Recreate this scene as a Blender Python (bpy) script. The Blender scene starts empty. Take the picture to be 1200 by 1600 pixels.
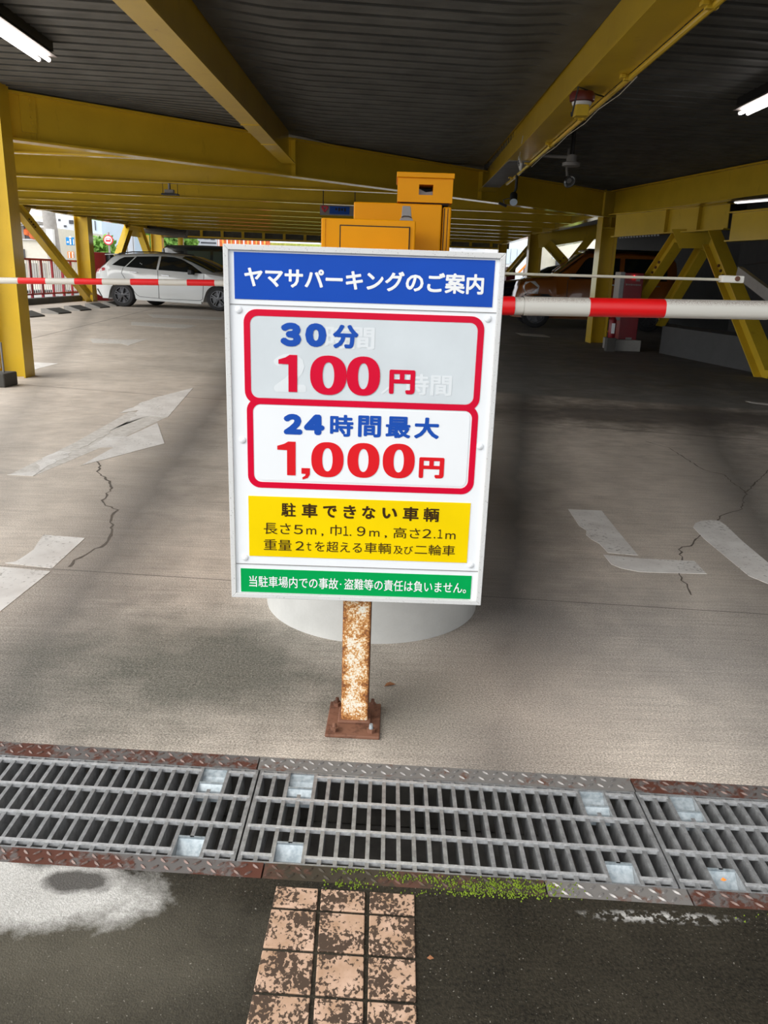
import bpy, bmesh, math, random
from mathutils import Vector, Matrix
random.seed(7)
SC = bpy.context.scene
COL = SC.collection
# ------------------------------------------------------------------ camera
FPX = 1230.0
PITCH = math.atan(370/1230.0)
ROLL = math.atan(137/4100.0)
CH = 1.0
FWD = Vector((0, math.cos(PITCH), -math.sin(PITCH)))
UP0 = Vector((0, math.sin(PITCH), math.cos(PITCH)))
RT0 = Vector((1, 0, 0))
RT = RT0*math.cos(ROLL) + UP0*math.sin(ROLL)
UPV = UP0*math.cos(ROLL) - RT0*math.sin(ROLL)
CAMP = Vector((0, 0, CH))
cam = bpy.data.cameras.new('camera')
cam.sensor_fit = 'VERTICAL'; cam.sensor_height = 36.0; cam.lens = FPX/1600*36.0
cam.clip_start = 0.05; cam.clip_end = 400
camo = bpy.data.objects.new('camera', cam); COL.objects.link(camo)
camo.matrix_world = Matrix(((RT.x, UPV.x, -FWD.x, 0), (RT.y, UPV.y, -FWD.y, 0), (RT.z, UPV.z, -FWD.z, CH), (0, 0, 0, 1)))
SC.camera = camo
# ------------------------------------------------------------------ light
SC.view_settings.view_transform = 'Standard'
SC.view_settings.look = 'None'
SC.view_settings.gamma = 1.0
SC.view_settings.use_curve_mapping = False
SC.view_settings.exposure = 0.9
w = bpy.data.worlds.new('overcast_sky'); SC.world = w; w.use_nodes = True
nt = w.node_tree; nt.nodes.clear()
wo = nt.nodes.new('ShaderNodeOutputWorld'); bg = nt.nodes.new('ShaderNodeBackground')
tc = nt.nodes.new('ShaderNodeTexCoord'); sx = nt.nodes.new('ShaderNodeSeparateXYZ')
rp = nt.nodes.new('ShaderNodeValToRGB')
rp.color_ramp.elements[0].position = 0.0; rp.color_ramp.elements[0].color = (0.90, 0.95, 1.0, 1)
rp.color_ramp.elements[1].position = 0.8; rp.color_ramp.elements[1].color = (1.0, 1.0, 1.0, 1)
nt.links.new(tc.outputs['Generated'], sx.inputs[0]); nt.links.new(sx.outputs['Z'], rp.inputs[0])
nt.links.new(rp.outputs[0], bg.inputs[0]); nt.links.new(bg.outputs[0], wo.inputs[0])
bg.inputs[1].default_value = 1.0
sun = bpy.data.lights.new('hazy_sun', 'SUN'); sun.energy = 1.7; sun.angle = math.radians(60); sun.color = (1.0, 0.97, 0.92)
so = bpy.data.objects.new('hazy_sun', sun); COL.objects.link(so)
so.rotation_euler = (math.radians(54), 0, math.radians(-64)); so.location = (-3, -4, 8)

def at(x, y, Y):
    d = FWD + RT*((x-600)/FPX) - UPV*((y-800)/FPX)
    return CAMP + d*(Y/d.y)
def gz(x, y, z=0.0):
    d = FWD + RT*((x-600)/FPX) - UPV*((y-800)/FPX)
    return CAMP + d*((z-CH)/d.z)
def atX(x, y, X):
    d = FWD + RT*((x-600)/FPX) - UPV*((y-800)/FPX)
    return CAMP + d*(X/d.x)
def S(r, g, b):
    f = lambda c: (c/255/12.92 if c/255 <= 0.04045 else ((c/255+0.055)/1.055)**2.4)
    return (f(r), f(g), f(b), 1.0)
# ------------------------------------------------------------------ materials
class NT:
    def __init__(s, name):
        s.m = bpy.data.materials.new(name); s.m.use_nodes = True; s.t = s.m.node_tree
        s.b = s.t.nodes['Principled BSDF']; s.o = s.t.nodes['Material Output']
        s.pos = s.n('ShaderNodeNewGeometry').outputs['Position']
    def n(s, typ, **k):
        q = s.t.nodes.new(typ)
        for a, v in k.items(): setattr(q, a, v)
        return q
    def l(s, a, b): s.t.links.new(a, b)
    def setv(s, inp, v):
        if hasattr(v, 'links') or isinstance(v, bpy.types.NodeSocket): s.l(v, inp)
        else: inp.default_value = v
    def obj(s): return s.n('ShaderNodeTexCoord').outputs['Object']
    def mapp(s, v, scale=(1, 1, 1), rot=(0, 0, 0), loc=(0, 0, 0)):
        q = s.n('ShaderNodeMapping'); s.l(v, q.inputs[0])
        q.inputs['Scale'].default_value = scale; q.inputs['Rotation'].default_value = rot; q.inputs['Location'].default_value = loc
        return q.outputs[0]
    def noise(s, v, scale, detail=4, rough=0.55, dist=0.0):
        q = s.n('ShaderNodeTexNoise'); s.l(v, q.inputs['Vector'])
        q.inputs['Scale'].default_value = scale; q.inputs['Detail'].default_value = detail
        q.inputs['Roughness'].default_value = rough; q.inputs['Distortion'].default_value = dist
        return q.outputs['Fac']
    def ramp(s, f, stops):
        q = s.n('ShaderNodeValToRGB'); s.l(f, q.inputs[0]); e = q.color_ramp.elements
        while len(e) < len(stops): e.new(0.5)
        for i, (p, c) in enumerate(stops):
            e[i].position = p; e[i].color = c if isinstance(c, tuple) else (c, c, c, 1)
        return q.outputs[0]
    def mix(s, f, a, b, mode='MIX'):
        q = s.n('ShaderNodeMix', data_type='RGBA', blend_type=mode)
        s.setv(q.inputs[0], f); s.setv(q.inputs[6], a); s.setv(q.inputs[7], b)
        return q.outputs[2]
    def math(s, op, a, b=0.0, clamp=False):
        q = s.n('ShaderNodeMath', operation=op, use_clamp=clamp)
        s.setv(q.inputs[0], a); s.setv(q.inputs[1], b)
        return q.outputs[0]
    def sep(s, v):
        q = s.n('ShaderNodeSeparateXYZ'); s.l(v, q.inputs[0]); return q.outputs
    def line(s, xyz, a, b, c):      # a*x+b*y+c
        return s.math('ADD', s.math('ADD', s.math('MULTIPLY', xyz[0], a), s.math('MULTIPLY', xyz[1], b)), c)
    def blob(s, xyz, cx, cy, rx, ry, soft=0.5, wob=None):   # 1 inside an ellipse, 0 outside
        dx = s.math('DIVIDE', s.math('SUBTRACT', xyz[0], cx), rx); dy = s.math('DIVIDE', s.math('SUBTRACT', xyz[1], cy), ry)
        d = s.math('SQRT', s.math('ADD', s.math('MULTIPLY', dx, dx), s.math('MULTIPLY', dy, dy)))
        if wob is not None: d = s.math('ADD', d, wob)
        return s.ramp(d, [(max(0.0, 1-soft)*0.5, 1.0), (min(1.0, (1+soft)*0.5), 0.0)]) if False else s.math('SUBTRACT', 1.0, s.math('DIVIDE', s.math('SUBTRACT', d, 1-soft), 2*soft, True), True)
    def bump(s, h, strength=0.3, dist=0.01):
        q = s.n('ShaderNodeBump'); s.l(h, q.inputs['Height']); q.inputs['Strength'].default_value = strength; q.inputs['Distance'].default_value = dist
        s.l(q.outputs[0], s.b.inputs['Normal'])
    def fin(s, col, rough=0.5, metal=0.0, **k):
        s.setv(s.b.inputs['Base Color'], col); s.setv(s.b.inputs['Roughness'], rough); s.setv(s.b.inputs['Metallic'], metal)
        for a, v in k.items(): s.setv(s.b.inputs[a.replace('_', ' ')], v)
        return s.m
def plain(name, col, rough=0.5, metal=0.0, var=0.12, scale=8.0, **k):
    s = NT(name); f = s.noise(s.pos, scale, 5)
    dark = tuple(c*(1-var) for c in col[:3])+(1,); lite = tuple(min(1, c*(1+var)) for c in col[:3])+(1,)
    return s.fin(s.ramp(f, [(0.3, dark), (0.7, lite)]), rough, metal, **k)
def emis(name, col, st):
    s = NT(name); return s.fin((0.8, 0.8, 0.8, 1), 0.4, 0, Emission_Color=col, Emission_Strength=st)
M = {}
def yellow_paint(name, col, spots=0.35):
    s = NT(name); p = s.pos
    f = s.noise(p, 3.0, 5); fine = s.noise(p, 55, 3)
    c = s.ramp(f, [(0.3, tuple(v*0.86 for v in col[:3])+(1,)), (0.7, col)])
    g = s.noise(s.mapp(p, (1, 1, 0.25)), 9, 6, 0.65)
    c = s.mix(s.math('MULTIPLY', s.ramp(g, [(0.62, 0.0), (0.75, 1.0)]), 0.35), c, S(120, 90, 25))
    c = s.mix(s.math('MULTIPLY', s.ramp(fine, [(0.70, 0.0), (0.76, 1.0)]), spots), c, S(95, 60, 20))
    return s.fin(c, 0.4, 0, Specular_IOR_Level=0.15, Coat_Weight=1.0, Coat_Roughness=0.12, Coat_IOR=1.22)
M['yellow'] = yellow_paint('yellow_steel_paint', (0.68, 0.46, 0.033, 1))
M['machine'] = plain('orange_yellow_enamel', (0.78, 0.31, 0.0, 1), 0.45, 0, 0.06, 5, Specular_IOR_Level=0.15)
M['seam'] = plain('dark_gap', (0.03, 0.015, 0.004, 1), 0.7)
M['deck'] = plain('charcoal_deck_sheet', (0.115, 0.118, 0.113, 1), 0.62, 0, 0.25, 4, Specular_IOR_Level=0.25)
M['white'] = plain('white_sign_sheet', (0.80, 0.82, 0.84, 1), 0.35, 0, 0.02, 6, Specular_IOR_Level=0.15)
M['grey_sheet'] = plain('greyed_sign_sheet', (0.60, 0.645, 0.67, 1), 0.35, 0, 0.05, 9, Specular_IOR_Level=0.15)
M['ghost'] = plain('ghost_white_letter', (0.70, 0.735, 0.755, 1), 0.35, 0, 0.02, 6, Specular_IOR_Level=0.15)
def speckled(name, base, spot, lo, hi, sc=260, rough=0.4, metal=0.0):
    s = NT(name); f = s.noise(s.pos, sc, 3, 0.6); g = s.noise(s.pos, 5, 4)
    c = s.mix(s.ramp(f, [(lo, 0.0), (hi, 1.0)]), s.ramp(g, [(0.3, tuple(v*0.9 for v in base[:3])+(1,)), (0.7, base)]), spot)
    return s.fin(c, rough, metal)
M['frame'] = speckled('dirty_white_aluminium', (0.66, 0.66, 0.65, 1), (0.30, 0.28, 0.26, 1), 0.62, 0.70, 330)
M['blue'] = plain('blue_vinyl', (0.006, 0.066, 0.42, 1), 0.35, 0, 0.05, Specular_IOR_Level=0.15)
M['blue_text'] = plain('blue_lettering', (0.012, 0.075, 0.40, 1), 0.35, 0, 0.03, Specular_IOR_Level=0.15)
M['crimson'] = plain('crimson_vinyl', (0.62, 0.002, 0.03, 1), 0.35, 0, 0.05, Specular_IOR_Level=0.15)
M['red_text'] = plain('red_lettering', (0.66, 0.012, 0.018, 1), 0.35, 0, 0.04, Specular_IOR_Level=0.15)
M['sign_yellow'] = plain('yellow_vinyl', (0.84, 0.60, 0.0, 1), 0.35, 0, 0.04, Specular_IOR_Level=0.15)
M['brown_text'] = plain('dark_brown_lettering', (0.045, 0.022, 0.006, 1), 0.4, Specular_IOR_Level=0.15)
M['green'] = plain('green_vinyl', (0.0, 0.33, 0.075, 1), 0.35, 0, 0.05, Specular_IOR_Level=0.15)
M['white_text'] = plain('white_lettering', (0.82, 0.83, 0.83, 1), 0.35, 0, 0.02, Specular_IOR_Level=0.15)
M['black'] = plain('black_plastic', (0.012, 0.012, 0.013, 1), 0.5)
M['tyre'] = plain('black_rubber', (0.015, 0.015, 0.016, 1), 0.75)
M['chrome'] = plain('bright_metal', (0.7, 0.7, 0.7, 1), 0.2, 1.0, 0.05)
M['rim'] = plain('dark_alloy', (0.09, 0.09, 0.095, 1), 0.3, 0.7)
M['steelgrey'] = plain('grey_steel', (0.25, 0.25, 0.25, 1), 0.4, 0.6)
M['greyplastic'] = plain('grey_plastic', (0.24, 0.23, 0.22, 1), 0.5, 0, 0.06)
M['glass'] = plain('tinted_glass', (0.012, 0.014, 0.014, 1), 0.05, 0, 0.05, 2)
M['glass_green'] = plain('pale_tinted_glass', (0.05, 0.07, 0.055, 1), 0.05, 0, 0.05, 2)
M['carwhite'] = plain('pearl_white_paint', (0.70, 0.72, 0.72, 1), 0.18, 0, 0.02, 2, Coat_Weight=0.6)
M['carblack'] = plain('black_green_paint', (0.006, 0.012, 0.012, 1), 0.15, 0, 0.1, 2, Coat_Weight=0.6)
M['cardark'] = plain('dark_car_paint', (0.015, 0.015, 0.018, 1), 0.15, 0, 0.1, 2, Coat_Weight=0.6)
M['carorange'] = plain('burnt_orange_paint', (0.27, 0.078, 0.008, 1), 0.2, 0, 0.05, 2, Coat_Weight=0.6)
M['taillamp'] = plain('red_lamp_lens', (0.45, 0.01, 0.02, 1), 0.12, 0, 0.1, 30)
M['lens'] = plain('clear_lamp_lens', (0.8, 0.8, 0.8, 1), 0.12, 0.4, 0.2, 25)
M['redfence'] = plain('red_railing_paint', (0.36, 0.02, 0.035, 1), 0.5)
M['redmachine'] = plain('deep_red_enamel', (0.20, 0.004, 0.010, 1), 0.35, 0, 0.06)
M['arm_red'] = plain('red_reflective_tape', (0.78, 0.003, 0.006, 1), 0.35, 0, 0.03)
s = NT('white_boom_paint'); z = s.sep(s.n('ShaderNodeNewGeometry').outputs['Normal'])[2]
f = s.noise(s.pos, 420, 2, 0.7); up = s.ramp(z, [(0.25, 0.0), (0.75, 1.0)])
dirt = s.math('MULTIPLY', up, s.ramp(f, [(0.47, 0.0), (0.55, 1.0)]))
M['arm_white'] = s.fin(s.mix(s.math('MULTIPLY', dirt, 0.75), (0.68, 0.66, 0.60, 1), (0.24, 0.16, 0.13, 1)), 0.4)
M['tube'] = emis('lit_fluorescent_tube', (1.0, 0.93, 0.90, 1), 5.0)
M['led'] = emis('red_led', (1.0, 0.02, 0.05, 1), 6.0)
M['reflector'] = plain('white_enamel_reflector', (0.26, 0.235, 0.22, 1), 0.5, 0, 0.03)
M['road_paint'] = None
def concrete(name, lo, hi, streak=0.25, speck=0.3, rough=0.85):
    s = NT(name); p = s.pos
    a = s.noise(p, 0.9, 6, 0.6); b = s.noise(p, 7, 6, 0.65); c = s.noise(p, 180, 3, 0.6)
    st = s.noise(s.mapp(p, (1.2, 26, 1), (0, 0, 0.06)), 3, 5, 0.6)
    v = s.math('ADD', s.math('MULTIPLY', a, 0.5), s.math('MULTIPLY', b, 0.5))
    v = s.math('ADD', v, s.math('MULTIPLY', s.math('SUBTRACT', st, 0.5), streak))
    v = s.math('ADD', v, s.math('MULTIPLY', s.math('SUBTRACT', c, 0.5), speck))
    return s, s.ramp(v, [(0.25, lo), (0.75, hi)]), p, v
s, c, p, v = concrete('plain_concrete', (0.20, 0.19, 0.175, 1), (0.36, 0.345, 0.32, 1)); M['concrete'] = s.fin(c, 0.85)
s, c, p, v = concrete('pale_plinth_concrete', (0.42, 0.42, 0.40, 1), (0.62, 0.62, 0.60, 1), 0.1, 0.12); M['plinth'] = s.fin(c, 0.8)
s, c, p, v = concrete('dark_kerb_concrete', (0.045, 0.042, 0.038, 1), (0.10, 0.095, 0.085, 1)); M['kerb'] = s.fin(c, 0.9)
s, c, p, v = concrete('grey_wall_panel', (0.050, 0.050, 0.050, 1), (0.08, 0.08, 0.08, 1), 0.05, 0.05); M['wallgrey'] = s.fin(c, 0.8)
# garage slab: grey brown brushed concrete, worn wheel tracks, joint lines, stains and darker patches
s, c, p, v = concrete('brushed_concrete_slab', (0.34, 0.295, 0.25, 1), (0.74, 0.655, 0.565, 1), 0.55, 0.7)
xyz = s.sep(p)
wob = s.math('MULTIPLY', s.math('SUBTRACT', s.noise(p, 3.5, 5, 0.65), 0.5), 1.3)
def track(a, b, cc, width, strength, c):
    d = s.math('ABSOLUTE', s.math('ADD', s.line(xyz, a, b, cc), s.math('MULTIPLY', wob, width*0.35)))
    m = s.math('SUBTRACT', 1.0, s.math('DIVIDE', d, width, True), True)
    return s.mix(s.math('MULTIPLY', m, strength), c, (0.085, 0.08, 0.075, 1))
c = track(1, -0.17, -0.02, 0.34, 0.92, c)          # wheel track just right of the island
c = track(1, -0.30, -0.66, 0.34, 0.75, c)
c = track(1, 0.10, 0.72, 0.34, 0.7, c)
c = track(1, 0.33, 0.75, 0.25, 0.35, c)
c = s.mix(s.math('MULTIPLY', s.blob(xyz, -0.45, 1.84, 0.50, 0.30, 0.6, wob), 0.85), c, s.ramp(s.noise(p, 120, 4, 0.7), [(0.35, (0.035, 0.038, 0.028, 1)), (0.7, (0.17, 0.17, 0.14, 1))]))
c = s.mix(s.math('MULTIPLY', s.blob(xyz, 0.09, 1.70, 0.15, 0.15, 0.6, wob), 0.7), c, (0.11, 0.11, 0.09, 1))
c = s.mix(s.math('MULTIPLY', s.blob(xyz, 0.40, 1.75, 0.26, 0.30, 0.7, wob), 0.45), c, (0.66, 0.56, 0.47, 1))
front = s.math('SUBTRACT', 1.0, s.math('DIVIDE', s.line(xyz, 0.078, 1.0, -2.40), 0.05, True), True)
agg = s.ramp(s.noise(p, 240, 3, 0.75), [(0.38, (0.55, 0.55, 0.55, 1)), (0.62, (1.4, 1.4, 1.4, 1))])
c = s.mix(s.math('ADD', 0.3, s.math('MULTIPLY', front, 0.6)), c, s.mix(1.0, c, agg, 'MULTIPLY'))
c = s.mix(s.math('MULTIPLY', s.blob(xyz, 0.85, 2.1, 0.35, 0.45, 0.7, wob), 0.5), c, s.ramp(s.noise(p, 200, 3, 0.7), [(0.35, (0.10, 0.10, 0.10, 1)), (0.7, (0.42, 0.41, 0.40, 1))]))
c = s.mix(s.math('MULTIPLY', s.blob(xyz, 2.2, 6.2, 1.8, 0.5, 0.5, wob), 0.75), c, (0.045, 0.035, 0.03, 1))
for a, b, cc, wd in ((0.078, 1.0, -2.427, 0.0045), (0.25, 1.0, -5.97, 0.012), (1.0, 0.11, 3.75, 0.02)):
    d = s.math('ABSOLUTE', s.math('ADD', s.line(xyz, a, b, cc), s.math('MULTIPLY', wob, 0.004)))
    c = s.mix(s.math('MULTIPLY', s.math('SUBTRACT', 1.0, s.math('DIVIDE', d, wd, True), True), 0.85), c, (0.04, 0.035, 0.03, 1))
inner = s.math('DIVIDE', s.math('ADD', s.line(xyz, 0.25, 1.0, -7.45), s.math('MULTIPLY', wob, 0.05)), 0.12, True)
c = s.mix(s.math('MULTIPLY', s.math('MULTIPLY', inner, s.math('DIVIDE', s.math('ADD', xyz[0], 3.0), 3.6, True)), 0.8), c, s.mix(0.5, (0.16, 0.16, 0.155, 1), s.ramp(v, [(0.2, (0.12, 0.12, 0.115, 1)), (0.8, (0.22, 0.22, 0.21, 1))])))  # darker inner floor; its fade to the left puts daylight into the colour
c = s.mix(s.math('MULTIPLY', s.blob(xyz, 4.5, 10.5, 3.6, 4.2, 0.5, wob), 0.8), c, (0.05, 0.045, 0.04, 1))  # wide darker area across the right rear floor
pit = s.noise(p, 14, 2, 0.4)
c = s.mix(s.ramp(pit, [(0.78, 0.0), (0.80, 0.8)]), c, (0.05, 0.045, 0.04, 1))
s.bump(v, 0.25, 0.01)
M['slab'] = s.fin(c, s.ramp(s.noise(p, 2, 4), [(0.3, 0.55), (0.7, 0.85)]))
# sidewalk: dark mossy concrete with a pale worn patch by the drain
s, c, p, v = concrete('mossy_pavement', (0.005, 0.004, 0.002, 1), (0.038, 0.032, 0.021, 1), 0.15, 1.0)
xyz = s.sep(p); wob = s.math('MULTIPLY', s.math('SUBTRACT', s.noise(p, 9, 6, 0.7), 0.5), 1.6)
c = s.mix(s.math('MULTIPLY', s.blob(xyz, -0.46, 0.94, 0.24, 0.11, 0.8, wob), 0.45), c, (0.16, 0.145, 0.11, 1))
c = s.mix(s.blob(xyz, -0.60, 1.065, 0.22, 0.075, 0.25, wob), c, s.ramp(v, [(0.2, (0.33, 0.32, 0.30, 1)), (0.8, (0.60, 0.59, 0.565, 1))]))
c = s.mix(s.math('MULTIPLY', s.blob(xyz, -0.50, 1.092, 0.055, 0.022, 0.3, s.math('MULTIPLY', wob, 1.6)), 0.9), c, (0.05, 0.045, 0.04, 1))
chip = s.math('MULTIPLY', s.blob(xyz, 0.48, 1.056, 0.10, 0.010, 0.6, wob), s.ramp(s.noise(p, 70, 3), [(0.5, 0.0), (0.58, 1.0)]))
c = s.mix(chip, c, (0.45, 0.44, 0.42, 1))
sp = s.noise(p, 210, 2, 0.5)
c = s.mix(s.ramp(sp, [(0.68, 0.0), (0.74, 0.75)]), c, (0.30, 0.28, 0.24, 1))
s.bump(s.noise(p, 320, 2), 0.5, 0.003)
M['pavement'] = s.fin(c, s.ramp(s.noise(p, 3, 4), [(0.35, 0.6), (0.65, 0.9)]), 0, Specular_IOR_Level=0.25)
s = NT('pink_paving_tile'); p = s.pos
f = s.noise(s.mapp(p, (1, 0.8, 1)), 175, 3, 0.5, 0.4); bigf = s.noise(p, 19, 3, 0.5)
m = s.math('ADD', f, s.math('MULTIPLY', s.math('SUBTRACT', bigf, 0.5), 0.75))
base = s.ramp(s.noise(p, 25, 5), [(0.3, (0.36, 0.22, 0.13, 1)), (0.7, (0.56, 0.38, 0.28, 1))])
M['tile'] = s.fin(s.mix(s.ramp(m, [(0.475, 0.0), (0.53, 1.0)]), base, (0.06, 0.036, 0.022, 1)), 0.75)
s = NT('worn_road_paint'); p = s.pos
f = s.math('ADD', s.noise(p, 60, 5, 0.7), s.math('MULTIPLY', s.math('SUBTRACT', s.noise(p, 5, 3), 0.5), 0.4))
c = s.mix(s.ramp(f, [(0.58, 0.0), (0.68, 0.8)]), s.ramp(s.noise(p, 8, 4), [(0.3, (0.60, 0.57, 0.54, 1)), (0.7, (0.78, 0.76, 0.73, 1))]), (0.26, 0.24, 0.215, 1))
M['road_paint'] = s.fin(c, 0.7)
s = NT('faded_road_paint'); p = s.pos
f = s.noise(p, 22, 6, 0.75)
M['road_faded'] = s.fin(s.ramp(f, [(0.38, (0.66, 0.63, 0.59, 1)), (0.66, (0.46, 0.43, 0.39, 1))]), 0.75)
s = NT('crack_dirt'); M['crack'] = s.fin((0.12, 0.10, 0.082, 1), 0.9)
# galvanised steel
s = NT('galvanised_steel'); p = s.pos
f = s.noise(p, 60, 4); g = s.noise(p, 400, 2)
M['galv'] = s.fin(s.ramp(s.math('ADD', s.math('MULTIPLY', f, 0.7), s.math('MULTIPLY', g, 0.3)), [(0.35, (0.25, 0.255, 0.26, 1)), (0.65, (0.47, 0.48, 0.49, 1))]), 0.42, 0.55)
s = NT('bright_zinc_plate'); p = s.pos
f = s.noise(p, 90, 4); M['zinc'] = s.fin(s.ramp(f, [(0.35, (0.26, 0.31, 0.34, 1)), (0.65, (0.44, 0.49, 0.52, 1))]), 0.45, 0.4)
def rusty(name, a, b, lo, hi, sc, metal=0.3):
    s = NT(name); p = s.pos; f = s.noise(p, sc, 6, 0.7); g = s.noise(p, sc*0.18, 3)
    q = s.math('ADD', f, s.math('MULTIPLY', s.math('SUBTRACT', g, 0.5), 0.9))
    s.bump(f, 0.2, 0.002)
    return s.fin(s.mix(s.ramp(q, [(lo, 0.0), (hi, 1.0)]), a, b), 0.7, metal)
M['plate_rust'] = rusty('rusty_checker_plate', (0.15, 0.14, 0.135, 1), (0.115, 0.04, 0.025, 1), 0.44, 0.56, 40)
M['plate_grey'] = rusty('grey_checker_plate', (0.21, 0.20, 0.19, 1), (0.16, 0.075, 0.05, 1), 0.56, 0.70, 40)
M['plate_dark'] = rusty('mossy_checker_plate', (0.045, 0.035, 0.022, 1), (0.10, 0.045, 0.03, 1), 0.50, 0.65, 40, 0.1)
s = NT('rust_eaten_white_paint'); p = s.pos; ob = s.sep(p)
f = s.noise(p, 270, 5, 0.7); g = s.noise(p, 32, 4, 0.6)
edge = s.math('ABSOLUTE', s.math('DIVIDE', s.math('ADD', ob[0], 0.0525), 0.031))
q = s.math('ADD', s.math('ADD', s.math('MULTIPLY', f, 0.65), s.math('MULTIPLY', g, 0.45)), s.math('MULTIPLY', s.math('POWER', edge, 3.0), 0.11))
c = s.ramp(q, [(0.515, (0.80, 0.76, 0.66, 1)), (0.555, (0.74, 0.48, 0.20, 1)), (0.595, (0.50, 0.20, 0.045, 1)), (0.70, (0.16, 0.055, 0.02, 1))])
M['post'] = s.fin(c, 0.7)
M['rust'] = rusty('brown_rust', (0.19, 0.085, 0.05, 1), (0.10, 0.04, 0.022, 1), 0.42, 0.6, 60, 0.0)
M['rust_side'] = rusty('dark_rust_side', (0.12, 0.045, 0.02, 1), (0.05, 0.02, 0.012, 1), 0.4, 0.6, 60, 0.0)
M['moss'] = plain('bright_moss', (0.13, 0.19, 0.008, 1), 0.9, 0, 0.6, 90)
M['lug'] = plain('worn_lug_steel', (0.15, 0.10, 0.085, 1), 0.45, 0.3, 0.45, 60)
M['lug_grey'] = plain('bare_lug_steel', (0.27, 0.255, 0.245, 1), 0.4, 0.4, 0.3, 60)
M['tube_far'] = emis('far_fluorescent_tube', (1.0, 0.95, 0.92, 1), 0.7)
M['rod'] = plain('bright_cross_rod', (0.52, 0.53, 0.54, 1), 0.4, 0.4, 0.25, 120)
M['leaf'] = plain('dry_brown_leaf', (0.22, 0.09, 0.035, 1), 0.8, 0, 0.3, 60)
M['foliage'] = plain('green_foliage', (0.14, 0.30, 0.04, 1), 0.7, 0, 0.5, 3)  # leaf green with random tone
M['cream'] = plain('cream_render', (0.72, 0.68, 0.58, 1), 0.8, 0, 0.05)
M['palewall'] = plain('pale_grey_cladding', (0.62, 0.63, 0.66, 1), 0.7, 0, 0.06, 1)
M['bluewall'] = plain('pale_blue_cladding', (0.55, 0.66, 0.76, 1), 0.7, 0, 0.05, 1)
M['darkwin'] = plain('dark_window_pane', (0.06, 0.06, 0.07, 1), 0.15, 0, 0.3, 2)
M['polegrey'] = plain('grey_pole_concrete', (0.34, 0.32, 0.30, 1), 0.8)
M['signblue'] = plain('sky_blue_sign', (0.0, 0.24, 0.62, 1), 0.5, 0, 0.03)
M['signorange'] = plain('orange_sign', (0.85, 0.22, 0.02, 1), 0.5, 0, 0.03)
M['signred'] = plain('road_sign_red', (0.72, 0.03, 0.06, 1), 0.5, 0, 0.03)
M['banner'] = plain('red_orange_banner', (0.75, 0.16, 0.04, 1), 0.7, 0, 0.3, 5)
M['banner_y'] = plain('yellow_banner', (0.75, 0.48, 0.12, 1), 0.7, 0, 0.2, 5)
M['asphalt'] = plain('street_asphalt', (0.30, 0.30, 0.30, 1), 0.85, 0, 0.1, 2)
M['lime'] = plain('lime_hedge', (0.42, 0.50, 0.10, 1), 0.8, 0, 0.3, 6)
M['cable'] = plain('pale_cable', (0.50, 0.47, 0.38, 1), 0.6)
M['siren'] = plain('maroon_bell', (0.13, 0.018, 0.012, 1), 0.4)
M['trench'] = plain('wet_channel_concrete', (0.15, 0.14, 0.125, 1), 0.6, 0, 0.45, 14)
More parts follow.
